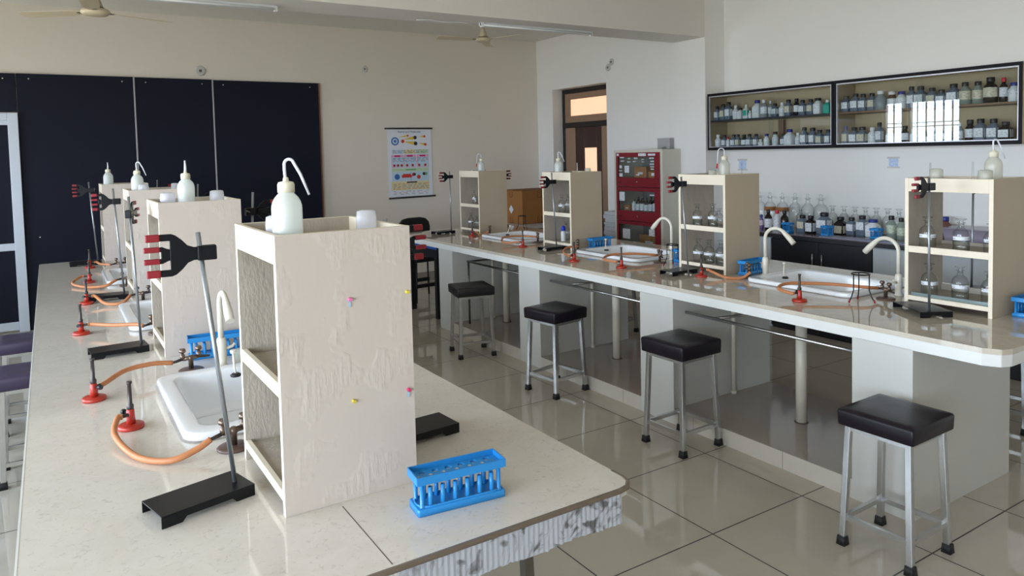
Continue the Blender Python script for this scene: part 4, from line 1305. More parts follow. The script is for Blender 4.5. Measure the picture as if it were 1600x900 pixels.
def jar(x, y, z, w, h, body, cap, label, group, lab=LBL, square=True, lab_z=(0.25, 0.62), capw=0.62, rz=0.0, wide=False, name='chemical_bottle', thick=None):
    t = thing(name, label, 'bottle', (x, y, z + 0.0006), rz, group)
    a = w / 2
    b = MB()
    sh = 0.70 if not wide else 0.80
    if square:
        b.loft([(a * 0.94, a * 0.94, a * 0.35, 0), (a, a, a * 0.35, h * 0.03), (a, a, a * 0.35, h * (sh - 0.08)), (a * 0.82, a * 0.82, a * 0.5, h * sh), (a * capw * 0.9, a * capw * 0.9, a * capw * 0.89, h * (sh + 0.08)), (a * capw * 0.88, a * capw * 0.88, a * capw * 0.87, h * 0.86)], 4)
    else:
        b.lathe([(a * 0.92, 0), (a, h * 0.03), (a, h * (sh - 0.1)), (a * 0.8, h * (sh - 0.01)), (a * capw * 0.9, h * (sh + 0.07)), (a * capw * 0.88, h * 0.86)], 18)
    b.build('body', body, t)
    cz = 0.82 if not wide else 0.86
    MB().lathe([(a * capw, h * cz), (a * capw * 1.04, h * (cz + 0.015)), (a * capw * 1.04, h * 0.985), (a * capw * 0.95, h)], 14).build('cap', cap, t)
    if lab:
        z0, z1 = lab_z
        if square:
            MB().box(-a - 0.0008, -a * 0.80, h * z0, -a + 0.0002, a * 0.80, h * z1).box(-a * 0.80, -a - 0.0008, h * z0, a * 0.5, -a + 0.0002, h * z1).build('label', lab, t)
        else:
            q = [R_(130) + (R_(290) - R_(130)) * k / 12 for k in range(13)]
            MB().rings([[((a + 0.0007) * math.cos(v), (a + 0.0007) * math.sin(v), h * zz) for v in q] for zz in (z0, z1)], 0, True, False, False, closed=False).build('label', lab, t)
    return t


GC = 'chemical bottles along the front of the wall counter'
VIOL = mat('violet_bottle', (120, 96, 150), 0.4)
PINKL = print_label('pinkish_label', (216, 200, 214), (130, 90, 120))
GRNL = print_label('green_label', (196, 206, 186), (90, 130, 90))
CZ = 0.85
jar(5.61, 4.515, CZ, 0.046, 0.130, VIOL, CAPB, 'small violet bottle with blue cap at the left end of the counter', GC, PINKL, False)
jar(5.585, 4.415, CZ, 0.066, 0.186, DARKJ, CAPK, 'dark bottle with white label left of the red capped one', GC, LBL, False, (0.12, 0.55), 0.5)
jar(5.615, 4.340, CZ, 0.068, 0.182, WHITEJ, CAPR, 'white bottle with red cap on the wall counter', GC, LBL, False, (0.12, 0.55), 0.5)
jar(5.605, 4.253, CZ, 0.072, 0.186, DARKJ, CAPK, 'all dark bottle right of the red capped one', GC, None, False, capw=0.5)
jar(5.60, 4.062, CZ, 0.078, 0.156, GREYJ, CAPK, 'grey jar with yellowed label beside the left counter rack', GC, LBLY)
jar(5.59, 3.972, CZ, 0.076, 0.156, DARKJ, CAPK, 'dark jar with broad white label left of the big jar', GC, LBL, lab_z=(0.12, 0.6))
jar(5.635, 3.872, CZ, 0.108, 0.186, GREYJ, CAPK, 'biggest grey jar with black lid on the counter', GC, LBL, lab_z=(0.3, 0.66))
jar(5.70, 3.762, CZ, 0.088, 0.150, DARKJ, CAPK, 'squat dark jar with stained yellow label', GC, LBLY, lab_z=(0.08, 0.5))
jar(5.72, 3.672, CZ, 0.072, 0.150, GREYJ, CAPK, 'small grey jar with white label right of the stained one', GC, LBL)
jar(5.735, 3.585, CZ, 0.082, 0.170, GREYJ, CAPK, 'taller grey jar left of the white blue capped one', GC, LBL, lab_z=(0.3, 0.68))
jar(5.72, 3.483, CZ, 0.096, 0.146, WHITEJ, CAPB, 'white jar with navy cap on the wall counter', GC, LBL, capw=0.7)
jar(5.705, 3.318, CZ, 0.076, 0.186, GREENJ, CAPK, 'pale green bottle with black cap on the wall counter', GC, GRNL, False, (0.25, 0.6), 0.55)
jar(5.70, 3.235, CZ, 0.066, 0.174, GREENJ, CAPK, 'pale green bottle beside the nearest right box edge', GC, GRNL, False, (0.2, 0.55), 0.55)
jar(5.85, 2.975, CZ, 0.105, 0.190, mat('brown_tint_bottle', (110, 70, 62), 0.2), CAPB, 'brown bottle with blue cap seen through the nearest right box', GC, None, False, capw=0.5)
t = thing('storage_box', 'lilac translucent plastic box seen through the nearest right shelf box', 'box', (5.76, 2.73, CZ + 0.0006))
LILAC = milky('lilac_translucent_plastic', (190, 180, 200), 0.3, 0.35)
MB().loft([(0.095, 0.16, 0.02, 0), (0.105, 0.175, 0.02, 0.115), (0.100, 0.170, 0.02, 0.115), (0.09, 0.155, 0.02, 0.004)], 5).build('tub', LILAC, t)
MB().loft([(0.109, 0.179, 0.02, 0.116), (0.109, 0.179, 0.02, 0.126)], 5).build('lid', LILAC, t)
tag(MB().box(0, 0, 0, 0.12, 0.75, 0.006).build('plastic_sheet', mat('blue_plastic_sheet', (138, 142, 168), 0.4, noise=0.2, nscale=20), loc=(5.41, 3.02, CZ + 0.0005)), 'flat bluish plastic sheet lying along the counter edge', 'sheet')

# ================================================================== WALL CABINETS
def wall_cabinet(y0, y1, label, split, shelf_m):
    z0, z1 = 1.590, 2.157
    t = thing('wall_cabinet', label, 'cabinet', (5.667, y0, z0), 0, 'glazed wall cabinets')
    w, h, dp = y1 - y0, z1 - z0, 0.281
    k = 0.018
    MB().box(0.006, 0, 0, dp, w, k).box(0.006, 0, h - k, dp, w, h).box(0.006, 0, k, dp, k, h - k).box(0.006, w - k, k, dp, w, h - k).build('carcass', CABIN, t)
    MB().box(dp - 0.008, k, k, dp, w - k, h - k).build('back_board', CABIN, t)
    MB().box(0, 0, 0, 0.006, w, 0.028).box(0, 0, h - 0.026, 0.006, w, h).box(0, 0, 0.028, 0.006, 0.022, h - 0.026).box(0, w - 0.022, 0.028, 0.006, w, h - 0.026).build('front_frame', CABFR, t)
    MB().box(-0.003, 0.022, 0.028, 0.02, w - 0.022, 0.036).box(-0.003, 0.022, h - 0.036, 0.02, w - 0.022, h - 0.026).box(-0.003, 0.022, 0.036, 0.02, 0.028, h - 0.036).box(-0.003, w - 0.028, 0.036, 0.02, w - 0.022, h - 0.036).build('track', TRACK, t)
    MB().box(0.03, k, 0.284, dp - 0.01, w - k, 0.299).build('shelf', shelf_m, t)
    MB().box(0.002, split - y0 - 0.03, 0.036, 0.006, w - 0.028, h - 0.036).build('glass_pane', PANE, t)
    MB().box(0.011, 0.028, 0.036, 0.015, split - y0 + 0.03, h - 0.036).build('glass_pane', PANE, t)
    return t


wall_cabinet(3.805, 5.215, 'black framed glass wall cabinet beside the column', 4.45, mat('dark_shelf', (40, 38, 44), 0.4))
wall_cabinet(2.378, 3.800, 'black framed glass wall cabinet at the right, reflecting the windows', 3.09, mat('brown_shelf', (120, 92, 66), 0.5))
tag(MB().box(-0.006, -0.03, 0, 0.006, 0.03, 0.255).build('shelf_prop', mat('brown_shelf', (120, 92, 66), 0.5), loc=(5.90, 4.51, 1.612)), 'leaning brown prop under the shelf of the left wall cabinet', 'prop')

LT = [(5.165, 0.052, 0.144, 'g'), (5.097, 0.06, 0.162, 'gy'), (5.015, 0.066, 0.179, 'g'), (4.94, 0.058, 0.14, 'w'), (4.874, 0.05, 0.109, 'wb'), (4.81, 0.053, 0.14, 'wt'), (4.755, 0.035, 0.077, 'w'), (4.678, 0.08, 0.174, 'W'), (4.592, 0.067, 0.172, 'c'), (4.528, 0.042, 0.158, 'c'), (4.466, 0.055, 0.127, 'g'), (4.397, 0.06, 0.133, 'w'), (4.319, 0.065, 0.152, 'gy'), (4.243, 0.054, 0.156, 'k'), (4.17, 0.063, 0.137, 'g'), (4.095, 0.061, 0.139, 'gy'), (4.015, 0.068, 0.144, 'wb'), (3.93, 0.061, 0.121, 'teal')]
LB = [(5.155, 0.064, 0.141, 'w'), (5.082, 0.052, 0.137, 'g'), (5.028, 0.038, 0.111, 'r'), (4.965, 0.058, 0.135, 'g'), (4.902, 0.048, 0.135, 'gy'), (4.838, 0.06, 0.131, 'kg'), (4.763, 0.057, 0.134, 'g'), (4.692, 0.055, 0.132, 'g'), (4.633, 0.043, 0.078, 'w'), (4.573, 0.056, 0.129, 'wbl'), (4.466, 0.059, 0.146, 'br'), (4.385, 0.048, 0.122, 'g'), (4.308, 0.083, 0.163, 'W'), (4.230, 0.051, 0.128, 'w'), (4.153, 0.064, 0.173, 'g'), (4.077, 0.059, 0.167, 'gtall'), (3.998, 0.062, 0.144, 'gy'), (3.922, 0.059, 0.144, 'g')]
RT = [(3.745, 0.068, 0.14, 'g'), (3.668, 0.072, 0.154, 'g'), (3.592, 0.066, 0.145, 'g'), (3.522, 0.062, 0.146, 'gy'), (3.442, 0.088, 0.159, 'C'), (3.353, 0.072, 0.146, 'brw'), (3.270, 0.083, 0.139, 'wbl'), (3.195, 0.062, 0.172, 'g'), (3.118, 0.08, 0.168, 'g'), (3.036, 0.074, 0.147, 'gy'), (2.960, 0.071, 0.127, 'g'), (2.878, 0.085, 0.164, 'g'), (2.791, 0.083, 0.167, 'pg'), (2.708, 0.078, 0.166, 'pg'), (2.618, 0.095, 0.187, 'K'), (2.538, 0.056, 0.177, 'rb'), (2.466, 0.074, 0.135, 'wbl')]
RB = [(3.750, 0.06, 0.166, 'gb'), (3.678, 0.075, 0.154, 'g'), (3.598, 0.08, 0.155, 'gy'), (3.518, 0.073, 0.146, 'w'), (3.450, 0.055, 0.184, 'g'), (3.370, 0.066, 0.124, 'w'), (3.306, 0.055, 0.121, 'c'), (3.245, 0.057, 0.147, 'k'), (3.171, 0.056, 0.117, 'w'), (3.087, 0.046, 0.096, 'k'), (3.010, 0.064, 0.121, 'c'), (2.925, 0.063, 0.127, 'g'), (2.825, 0.045, 0.152, 'c'), (2.760, 0.071, 0.171, 'k'), (2.682, 0.078, 0.174, 'g'), (2.601, 0.078, 0.17, 'g'), (2.517, 0.083, 0.145, 'kw')]
TEALL = print_label('teal_print', (50, 170, 150), (30, 110, 100))
KIND = {
    'g': ('grey square bottle, black cap', GREYJ, CAPK, LBL, True, 0.6), 'gy': ('grey square bottle, yellowed label', GREYJ, CAPK, LBLY, True, 0.6),
    'gtall': ('tall grey bottle, broad cap', GREYJ, CAPK, LBL, True, 0.72), 'gb': ('grey bottle, small navy cap', GREYJ, CAPB, LBLY, True, 0.45),
    'w': ('white bottle, white cap', WHITEJ, CAPW, LBL, False, 0.55), 'wb': ('white bottle, black cap', WHITEJ, CAPK, LBL, True, 0.75), 'wt': ('white bottle, teal label', WHITEJ, CAPW, TEALL, True, 0.5),
    'W': ('large white bottle, navy cap', WHITEJ, CAPB, LBL, True, 0.62), 'wbl': ('white bottle, navy cap', WHITEJ, CAPB, LBL, False, 0.62), 'c': ('cloudy plastic bottle', CLRJ, CAPW, LBL, False, 0.5),
    'C': ('large cloudy round bottle', CLRJ, CAPW, None, False, 0.6), 'k': ('dark bottle, white label', DARKJ, CAPK, LBL, False, 0.62), 'K': ('largest dark bottle', DARKJ, CAPK, LBLY, False, 0.55),
    'kg': ('dark green bottle', mat('dark_green_plastic', (30, 60, 50), 0.3), CAPK, LBL, False, 0.6), 'kw': ('dark jar, broad white label', DARKJ, CAPK, LBL, True, 0.6), 'r': ('small white bottle, red cap', WHITEJ, CAPR, LBL, False, 0.55),
    'rb': ('dark bottle, red banded cap', DARKJ, CAPR, LBL, False, 0.5), 'br': ('white bottle, brown cap', WHITEJ, CAPBR, LBL, False, 0.7), 'brw': ('brown jar, white lid', mat('brown_jar', (96, 62, 50), 0.35), CAPW, LBL, False, 0.75),
    'pg': ('pale green bottle, black cap', GREENJ, CAPK, LBLY, False, 0.55), 'teal': ('bright teal bottle, white cap', TEALJ, CAPW, TEALL, True, 0.5)}
NTH = ['leftmost', 'second', 'third', 'fourth', 'fifth', 'sixth', 'seventh', 'eighth', 'ninth', 'tenth', 'eleventh', 'twelfth', 'thirteenth', 'fourteenth', 'fifteenth', 'sixteenth', 'seventeenth', 'eighteenth']
for lst, zb, where in ((LT, 1.8895, 'upper shelf, left wall cabinet'), (LB, 1.6085, 'lower shelf, left wall cabinet'), (RT, 1.8895, 'upper shelf, right wall cabinet'), (RB, 1.6085, 'lower shelf, right wall cabinet')):
    for i, (y, w, h, kd) in enumerate(lst):
        desc, bm_, cp, lm, sq, cw = KIND[kd]
        gap = min([abs(y - o[0]) - (o[1] + w) / 2 for o in lst if o[0] != y])
        if gap < 0.002:
            w = w - (0.002 - gap)
        pos = NTH[i] if i == 0 else ('rightmost' if i == len(lst) - 1 else NTH[i] + ' from left')
        jar(5.755 + (0.012 if i % 2 else 0.0), y, zb, w, h * 0.98, bm_, cp, '%s, %s, %s' % (desc, pos, where), 'chemical bottles in the glazed wall cabinets', lm, sq, (0.22, 0.60), cw)

# ================================================================== RED CUPBOARD
t = thing('steel_cupboard', 'cream steel cupboard with crimson glazed doors beside the column', 'cupboard', (5.40, 5.59, 0))
W_, D_, H_ = 0.77, 0.435, 1.614
MB().box(0.02, 0, 0, D_, 0.012, H_).box(0.02, W_ - 0.012, 0, D_, W_, H_).box(D_ - 0.012, 0.012, 0, D_, W_ - 0.012, H_).box(0.02, 0.012, H_ - 0.012, D_, W_ - 0.012, H_).box(0.02, 0.012, 0.05, D_, W_ - 0.012, 0.062).box(0.0, 0, 0, 0.02, 0.035, H_).box(0, W_ - 0.035, 0, 0.02, W_, H_).box(0, 0.035, H_ - 0.03, 0.02, W_ - 0.035, H_).box(0, 0.035, 0.0, 0.02, W_ - 0.035, 0.08).build('carcass', CREAMST, t, 0.002)
DKIN = mat('grey_interior', (118, 122, 122), 0.6)
for zz in (1.297, 0.930, 0.545):
    MB().box(0.03, 0.012, zz, D_ - 0.012, W_ - 0.012, zz + 0.012).build('shelf', DKIN, t)
MB().box(D_ - 0.02, 0.012, 0.062, D_ - 0.0125, W_ - 0.012, H_ - 0.012).build('inner_back', DKIN, t)
secs = ((1.211, 1.584, 1.311, 1.537), (0.834, 1.205, 0.944, 1.163), (0.459, 0.828, 0.560, 0.791), (0.082, 0.453, 0.18, 0.41))
for i, (z0, z1, g0, g1) in enumerate(secs):
    a, b = 0.037, W_ - 0.037
    w0, w1 = 0.119, W_ - 0.069
    dr = MB().box(-0.006, a, z0, 0.016, b, g0).box(-0.006, a, g1, 0.016, b, z1).box(-0.006, a, g0, 0.016, w0, g1).box(-0.006, w1, g0, 0.016, b, g1).build('cupboard_door', REDST, t, 0.002)
    MB().box(0.004, w0, g0, 0.008, w1, g1).build('door_pane', PANE, dr)
    MB().tube([(-0.006, (a + b) / 2, z0 + 0.055), (-0.012, (a + b) / 2, z0 + 0.055)], 0.009, 12).build('lock', STEEL, dr)
    MB().tube([(-0.006, b - 0.05, z0 + 0.045), (-0.009, b - 0.05, z0 + 0.045)], 0.008, 10).tube([(-0.006, b - 0.08, z0 + 0.045), (-0.009, b - 0.08, z0 + 0.045)], 0.008, 10).build('vent_hole', CAPK, dr)
    n = MB()
    if i == 0:
        random.seed(5)
        for (yy, zz, ww, hh) in ((0.60, 1.525, 0.07, 0.014), (0.50, 1.515, 0.035, 0.010), (0.38, 1.515, 0.06, 0.012), (0.60, 1.487, 0.06, 0.010), (0.50, 1.478, 0.05, 0.008), (0.41, 1.482, 0.05, 0.008), (0.28, 1.505, 0.04, 0.007), (0.28, 1.48, 0.04, 0.006), (0.13, 1.515, 0.07, 0.012), (0.13, 1.482, 0.05, 0.012), (0.13, 1.452, 0.06, 0.013), (0.13, 1.425, 0.055, 0.010), (0.13, 1.40, 0.05, 0.010), (0.64, 1.41, 0.04, 0.034), (0.63, 1.32, 0.055, 0.035), (0.52, 1.365, 0.075, 0.075), (0.36, 1.335, 0.05, 0.012), (0.12, 1.345, 0.05, 0.018), (0.64, 1.38, 0.05, 0.008)):
            n.box(0.0015, yy, zz, 0.0035, yy + ww, zz + hh)
        n.box(-0.008, 0.24, 1.545, -0.0062, 0.36, 1.575).box(-0.008, 0.10, 1.548, -0.0062, 0.21, 1.57).box(-0.008, 0.68, 1.55, -0.0062, 0.715, 1.575)
    elif i == 1:
        n.box(0.0015, 0.60, 1.05, 0.0035, 0.69, 1.15).box(0.0015, 0.13, 1.12, 0.0035, 0.2, 1.135)
    elif i == 2:
        n.box(0.0015, 0.52, 0.63, 0.0035, 0.64, 0.74).box(0.0015, 0.13, 0.69, 0.0035, 0.22, 0.76)
    if n.v:
        n.build('paper_note', LBL, dr)
for (y, z0, w, h, lb) in ((0.395, 1.3095, 0.19, 0.118, 'brown carton with white label, larger one behind the top red door'), (0.19, 1.3095, 0.15, 0.068, 'small brown carton behind the top red door'), (0.27, 0.5575, 0.30, 0.13, 'olive brown carton behind the third red door'), (0.62, 0.9425, 0.09, 0.06, 'small brown carton behind the second red door')):
    q = thing('carton', lb, 'box', (5.52, 5.59 + y, z0 + 0.0005), 0, 'cartons in the red cupboard')
    MB().box(-0.07, -w / 2, 0, 0.12, w / 2, h).build('carton_body', CARD, q, 0.002)
    MB().box(-0.0712, -w * 0.2, h * 0.3, -0.0702, w * 0.2, h * 0.5).build('label', LBL, q)
for i, (y, w, h, m, cp) in enumerate(((0.52, 0.05, 0.13, WHITEJ, CAPK), (0.455, 0.055, 0.16, DARKJ, CAPK), (0.385, 0.06, 0.17, DARKJ, CAPK), (0.32, 0.055, 0.15, DARKJ, CAPK), (0.255, 0.055, 0.17, DARKJ, CAPK), (0.19, 0.055, 0.19, DARKJ, CAPK), (0.125, 0.055, 0.18, DARKJ, CAPK))):
    jar(5.47, 5.59 + y, 0.942, w, h * 0.97, m, cp, '%s bottle with white label behind the second red door' % ['leftmost short white', 'second dark', 'third dark', 'middle short dark', 'fifth dark', 'tall sixth dark', 'rightmost dark'][i], 'bottles in the red cupboard', LBL, False, (0.05, 0.5), 0.5)

# ================================================================== WALL ITEMS
t = thing('molecule_poster', 'hanging coloured chemistry poster with black rods on the far wall', 'poster', (3.865, YF, 1.075))
MB().box(-0.295, -0.006, 0.02, 0.305, -0.004, 0.86).build('sheet', PAPER, t)
MB().tube([(-0.33, -0.012, 0.875), (0.32, -0.012, 0.875)], 0.010, 8).build('top_rod', CAPK, t)
MB().tube([(-0.30, -0.012, 0.005), (0.34, -0.012, 0.012)], 0.011, 8).build('bottom_rod', CAPK, t)
MB().tube([(-0.05, -0.008, 0.88), (0.0, -0.006, 0.915), (0.05, -0.008, 0.88)], 0.002, 6).build('hanging_loop', PAPER, t)
PM = [mat('print_pink', (222, 170, 200), 0.6), mat('print_yellow', (226, 190, 70), 0.6), mat('print_blue', (60, 110, 180), 0.6), mat('print_green', (130, 178, 130), 0.6), mat('print_red', (200, 60, 50), 0.6), mat('print_dark', (40, 50, 60), 0.6), mat('print_lightblue', (190, 214, 230), 0.6), mat('print_cream', (224, 212, 170), 0.6), mat('print_magenta', (200, 40, 110), 0.6), mat('print_lightgreen', (190, 214, 180), 0.6)]
pr_ = MB()


def flat(x0, z0, x1, z1, m, y=-0.0068):
    pr_.box(x0, y, z0, x1, -0.006, z1, m)


def disc(x, zz, r, m, y=-0.0076):
    pr_.tube([(x, y, zz), (x, -0.006, zz)], r, 16, m)


def cone(x0, z0, x1, z1, r, m=1):
    pr_.prism([(x0, z0), (x1, z1 + r), (x1, z1 - r)], -0.0070, -0.006, 'XZ', m)


flat(-0.24, 0.555, -0.09, 0.61, 6); flat(-0.08, 0.555, 0.08, 0.61, 7); flat(0.09, 0.555, 0.26, 0.61, 9)
for x0 in (-0.25, -0.08, 0.095):
    flat(x0, 0.385, x0 + 0.165, 0.545, 0); flat(x0 + 0.006, 0.392, x0 + 0.159, 0.515, 6, -0.0072); flat(x0 + 0.04, 0.520, x0 + 0.12, 0.540, 8, -0.0072)
flat(-0.25, 0.335, 0.26, 0.378, 9); flat(-0.06, 0.348, 0.08, 0.366, 3, -0.0072)
flat(-0.25, 0.215, 0.26, 0.330, 6); flat(-0.05, 0.190, 0.09, 0.206, 5, -0.0074); flat(-0.26, 0.10, 0.26, 0.212, 7)
flat(0.005, 0.215, 0.008, 0.33, 5, -0.0072)
disc(-0.195, 0.715, 0.052, 2); disc(-0.195, 0.715, 0.035, 6, -0.0082); disc(-0.195, 0.715, 0.018, 2, -0.0088)
for (x0, z0, x1, z1, r) in ((-0.15, 0.765, -0.02, 0.785, 0.012), (-0.085, 0.735, 0.08, 0.76, 0.024), (-0.085, 0.71, 0.085, 0.685, 0.026), (0.13, 0.765, 0.21, 0.775, 0.015), (0.12, 0.69, 0.22, 0.672, 0.018)):
    cone(x0, z0, x1, z1, r); disc(x1, z1, r * 0.95, 5 if r > 0.02 else 4, -0.0078)
disc(-0.09, 0.715, 0.022, 4)
for x in (-0.215, -0.165, -0.115, -0.04, 0.035, 0.125, 0.21):
    disc(x, 0.412, 0.017, 4, -0.0080); disc(x + 0.006, 0.412, 0.008, 5, -0.0086)
disc(-0.18, 0.27, 0.036, 2)
for k in range(7):
    disc(-0.10 + 0.017 * k, 0.275 + 0.012 * (k % 2), 0.020, 4, -0.0076 - 0.0003 * k)
disc(0.045, 0.295, 0.022, 4); disc(0.06, 0.295, 0.016, 5, -0.0082); disc(0.115, 0.262, 0.026, 4); disc(0.19, 0.30, 0.02, 5); disc(0.22, 0.30, 0.02, 3)
random.seed(11)
for zz in (0.178, 0.162, 0.146, 0.130, 0.114, 0.085, 0.068, 0.05, 0.596, 0.582, 0.568, 0.50, 0.486, 0.472, 0.458):
    x = -0.235
    while x < 0.23:
        ln = 0.02 + 0.05 * random.random()
        flat(x, zz, min(x + ln, 0.25), zz + 0.004, random.choice((5, 4, 2, 5)), -0.0078)
        x += ln + 0.02 + (0.06 * random.random() if zz < 0.1 else 0)
pr_.build('printed_figures', PM, t)


def text_mesh(body, size, name, m, parent, M):
    cu = bpy.data.curves.new(name, 'FONT'); cu.body = body; cu.size = size; cu.align_x = 'CENTER'; cu.extrude = 0.0004
    to = bpy.data.objects.new(name, cu); C.objects.link(to)
    bpy.context.view_layer.update()
    me = bpy.data.meshes.new_from_object(to.evaluated_get(bpy.context.evaluated_depsgraph_get()))
    C.objects.unlink(to); bpy.data.objects.remove(to)
    me.transform(M); me.materials.clear(); me.materials.append(m)
    o = bpy.data.objects.new(name, me); C.objects.link(o); o.parent = parent
    return o


text_mesh('Atoms and Molecules', 0.036, 'title_lettering', mat('title_ink', (20, 70, 120), 0.5), t, Matrix.Translation((0.0, -0.0075, 0.822)) @ Matrix.Rotation(PI / 2, 4, 'X'))

for (x, y, zz, r, ax, lb) in ((1.44, YF, 2.575, 0.055, 'Y', 'round cover plate on the far wall above the black boards'), (3.305, YF, 2.67, 0.040, 'Y', 'small round outlet with dark centre high on the far wall'), (5.84, 6.955, 2.625, 0.045, 'X', 'lower of two round plates above the doorway'), (5.84, 6.89, 2.685, 0.042, 'X', 'upper of two round plates above the doorway')):
    v = Vector((0, -1, 0)) if ax == 'Y' else Vector((-1, 0, 0))
    t = thing('round_plate', lb, 'wall plate', (x, y, zz), 0, 'round wall plates')
    MB().tube([(0, 0, 0), tuple(v * 0.008), tuple(v * 0.011)], [r, r, r * 0.75], 24).build('plate', mat('grey_white_plate', (196, 194, 190), 0.4), t)
    MB().tube([tuple(v * 0.010), tuple(v * 0.014)], r * 0.28, 12).build('centre_boss', DSTEEL, t)
t = thing('switch_box', 'small grey switch box on the wall above the red cupboard', 'switch box', (5.84, 5.96, 1.60))
MB().box(-0.07, -0.10, 0.015, -0.001, 0.09, 0.135).build('housing', mat('grey_switch_box', (168, 166, 164), 0.5), t, 0.004)
MB().lathe([(0.045, 0), (0.04, 0.02), (0.01, 0.03)], 14, (-0.05, -0.02), z0=0.015).build('knob', mat('grey_knob', (130, 126, 128), 0.5), t)
BLUEP = print_label('blue_tint_notice', (196, 214, 240), (110, 140, 200), 140)
for (y0, y1, z0, z1, lb) in ((4.955, 5.075, 1.385, 1.49, 'small notice taped to the wall above the second right box'), (3.39, 3.50, 1.415, 1.50, 'small bluish notice taped on the wall under the glass cabinets')):
    t = thing('taped_notice', lb, 'notice', (XR, (y0 + y1) / 2, z0), 0, 'small taped wall notices')
    hw, h = (y1 - y0) / 2, z1 - z0
    MB().box(-0.002, -hw * 0.75, 0, -0.0005, hw * 0.75, h).build('notice_sheet', BLUEP, t)
    MB().box(-0.003, -hw, h * 0.88, -0.001, hw, h * 1.06).box(-0.003, -hw, -0.06 * h, -0.001, hw, h * 0.08).build('tape', mat('clear_tape', (200, 196, 190), 0.3), t)


# ================================================================== FANS AND TUBE LIGHTS
def fan(x, y, z, angs, label):
    t = thing('ceiling_fan', label, 'fan', (x, y, z), 0, 'cream ceiling fans')
    MB().lathe([(0.03, -0.028), (0.075, -0.024), (0.094, -0.008), (0.094, 0.004), (0.08, 0.018), (0.055, 0.024)], 28).build('motor', FANC, t)
    MB().lathe([(0.058, 0.022), (0.058, 0.030)], 24).build('brown_band', FANB, t)
    MB().lathe([(0.052, 0.030), (0.046, 0.05), (0.022, 0.125), (0.012, 0.135)], 24).build('canopy_cone', FANC, t)
    MB().lathe([(0.009, 0.13), (0.009, ZC - z)], 10).build('down_rod', FANC, t)
    for a in angs:
        c, s = math.cos(a), math.sin(a)
        M = Matrix.Rotation(a, 4, 'Z')
        poly = [(0.10, -0.030), (0.20, -0.055), (0.53, -0.062), (0.55, -0.04), (0.55, 0.04), (0.53, 0.055), (0.20, 0.045), (0.10, 0.030)]
        b = MB().prism(poly, -0.002, 0.002, 'XY')
        b.v = [tuple(M @ (Matrix.Rotation(R_(9), 4, 'X') @ Vector(v))) for v in b.v]
        bl = b.build('blade', FANC, t)
        q = MB().box(0.07, -0.015, -0.004, 0.13, 0.015, 0.002)
        q.v = [tuple(M @ Vector(v)) for v in q.v]
        q.build('blade_bracket', DSTEEL, bl)
    return t


cr = -0.5645
fan(0.336, 5.95, 2.672, [cr + R_(a) for a in (55, 175, 295)], 'cream ceiling fan at the upper left corner of the picture')
fan(4.28, 7.30, 2.915, [cr + R_(a) for a in (85, 205, 325)], 'cream ceiling fan hanging beyond the beam near the poster')
for (x0, x1, y, lb) in ((3.18, 4.38, 5.47, 'white tube light batten under the beam, right of the fan'), (0.28, 1.48, 5.53, 'white tube light batten under the beam at the upper left')):
    t = thing('tube_light', lb, 'light', ((x0 + x1) / 2, y, 2.7345), 0, 'tube light battens under the beam')
    h = (x1 - x0) / 2
    MB().box(-h, -0.022, -0.032, h, 0.022, 0).build('batten', mat('batten_enamel', (224, 226, 228), 0.35), t, 0.003)
    MB().box(-h, -0.034, -0.045, -h + 0.02, 0.0, -0.005).box(h - 0.02, -0.034, -0.045, h, 0.0, -0.005).build('tube_holder', CAPW, t)
    MB().tube([(-h + 0.02, -0.036, -0.028), (h - 0.02, -0.036, -0.028)], 0.009, 10).build('tube', mat('unlit_tube', (228, 230, 230), 0.2), t)
o = MB().tube([(0, 0, 0), (0.12, 0.01, 0.012), (0.25, 0.0, 0.0), (0.42, 0.02, 0.014), (0.55, 0.0, 0.004)], 0.004, 6).build('loose_cable', mat('white_cable', (224, 224, 226), 0.5), loc=(2.60, 5.50, 2.715))
tag(o, 'loose white cable trailing under the beam left of the right tube light', 'cable')

# ================================================================== FAR END THINGS
t = thing('side_table', 'black table with a blue front edge beyond the right bench end', 'table', (3.15, 6.36, 0))
MB().box(0.0, 0, 0.67, 0.62, 0.70, 0.715).build('table_top', CHAIRB, t)
MB().box(-0.012, -0.004, 0.69, 0.0, 0.70, 0.722).build('blue_edge', mat('blue_edge_strip', (50, 90, 170), 0.3), t)
MB().box(0.0, 0.0, 0.60, 0.015, 0.70, 0.67).build('apron', CHAIRB, t)
for x, y in ((0.005, 0.03), (0.56, 0.03), (0.56, 0.62), (0.005, 0.62)):
    MB().box(x, y, 0, x + 0.05, y + 0.05, 0.67).build('leg', CHAIRB, t)
t = thing('task_chair', 'black padded chair with rounded back at the far wall', 'chair', (3.50, 7.45, 0), R_(5))
bk = MB()
pts = [(-0.20, 0.0), (-0.205, 0.07), (-0.19, 0.13), (-0.15, 0.17), (-0.08, 0.185), (0.08, 0.185), (0.15, 0.17), (0.19, 0.13), (0.205, 0.07), (0.20, 0.0)]
bk.prism([(u, v + 0.72) for u, v in pts], 0.14, 0.175, 'XZ')
bk.build('backrest', CHAIRB, t, 0.012)
MB().loft([(0.20, 0.20, 0.07, 0.44), (0.21, 0.21, 0.07, 0.46), (0.21, 0.21, 0.07, 0.485), (0.19, 0.19, 0.07, 0.50)], 6).build('seat', CHAIRB, t)
MB().bar((-0.1, 0.17, 0.45), (-0.1, 0.165, 0.75), 0.02).bar((0.1, 0.17, 0.45), (0.1, 0.165, 0.75), 0.02).build('back_bracket', CHAIRB, t)
for sx in (-1, 1):
    for sy in (-1, 1):
        MB().tube([(sx * 0.17, sy * 0.17, 0.44), (sx * 0.19, sy * 0.19, 0.0)], 0.010, 8).build('leg', CHAIRB, t)
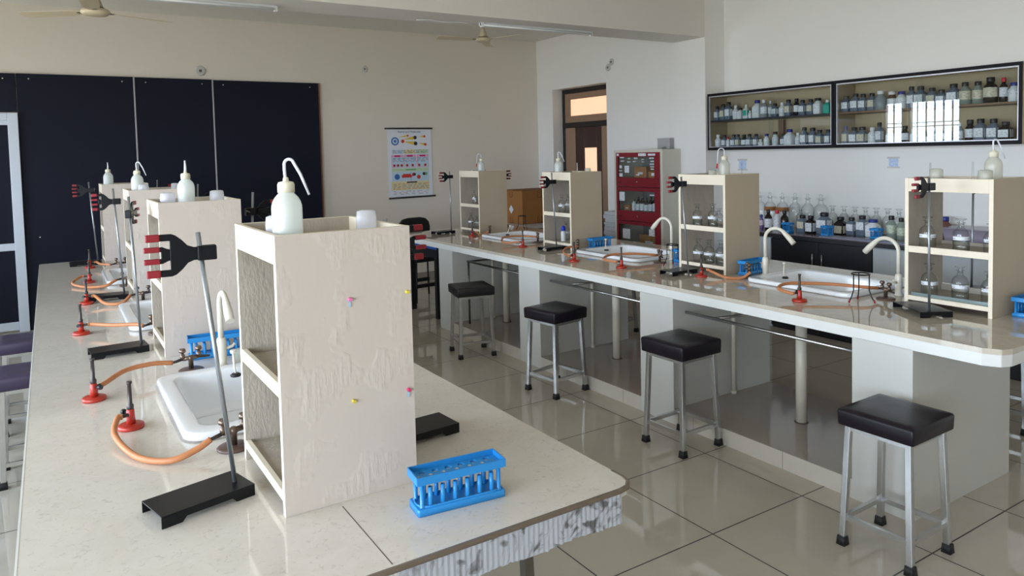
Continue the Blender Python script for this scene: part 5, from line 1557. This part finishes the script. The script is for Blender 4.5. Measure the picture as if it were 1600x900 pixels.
MB().box(-0.19, -0.19, 0.16, 0.19, -0.165, 0.20).box(-0.19, 0.165, 0.16, 0.19, 0.19, 0.20).build('foot_bar', CHAIRB, t)
t = thing('work_table', 'pale topped table under the brown carton beyond the right bench', 'table', (4.62, 7.06, 0))
MB().box(0, 0, 0.72, 1.15, 1.10, 0.75).build('table_top', mat('pale_table_top', (206, 206, 214), 0.3), t, 0.003)
MB().box(0.02, 0.02, 0.64, 1.13, 0.04, 0.72).box(0.02, 0.02, 0.64, 0.04, 1.08, 0.72).build('apron', BEIGEP, t)
for x, y in ((0.02, 0.02), (1.08, 0.02), (1.08, 1.03), (0.02, 1.03)):
    MB().box(x, y, 0, x + 0.05, y + 0.05, 0.72).build('leg', BEIGEP, t)
t = thing('cardboard_carton', 'large closed brown cardboard carton on the pale table', 'box', (4.775, 7.316, 0.7506), R_(0))
MB().box(0, 0, 0, 0.52, 0.42, 0.40).build('carton_body', CARD, t, 0.004)
MB().box(0.002, 0.002, 0.4005, 0.518, 0.206, 0.404).box(0.002, 0.212, 0.4005, 0.518, 0.418, 0.408).build('flap', mat('dark_top_cardboard', (120, 78, 40), 0.7), t, 0.001)
MB().prism([(0.20, 0.17), (0.25, 0.115), (0.30, 0.17), (0.25, 0.225)], -0.0015, -0.0003, 'YZ').build('diamond_label', LBL, t)
MB().box(-0.001, 0.245, 0.165, 0.0, 0.26, 0.185).build('label_mark', PM[2], t)
pk = MB()
for (y0, z0) in ((0.22, 0.32), (0.22, 0.0)):
    for yy in (y0, y0 + 0.055):
        pk.box(-0.0012, yy, z0, -0.0002, yy + 0.006, z0 + 0.075)
    pk.box(-0.0012, y0, z0 + 0.0, -0.0002, y0 + 0.06, z0 + 0.006)
for (x0, z0) in ((0.22, 0.31), (0.22, 0.0)):
    for xx in (x0, x0 + 0.055):
        pk.box(xx, -0.0012, z0, xx + 0.006, -0.0002, z0 + 0.085)
    pk.box(x0, -0.0012, z0 + 0.0, x0 + 0.06, -0.0002, z0 + 0.006)
pk.build('printed_marks', CARDD, t)
t = thing('paper_stack', 'leaning stack of grey-white papers between doorway and red cupboard', 'papers', (5.62, 6.43, 0))
random.seed(2)
st = MB()
zz = 0.0
while zz < 0.88:
    dx, dy = random.uniform(-0.012, 0.012), random.uniform(-0.012, 0.012)
    hh = random.uniform(0.02, 0.05)
    st.box(-0.12 + dx, 0.0 + abs(dy), zz, 0.12 + dx, 0.24 + dy, zz + hh - 0.002)
    zz += hh
st.build('papers', mat('stacked_paper', (190, 192, 196), 0.7, noise=0.1, nscale=30), t)
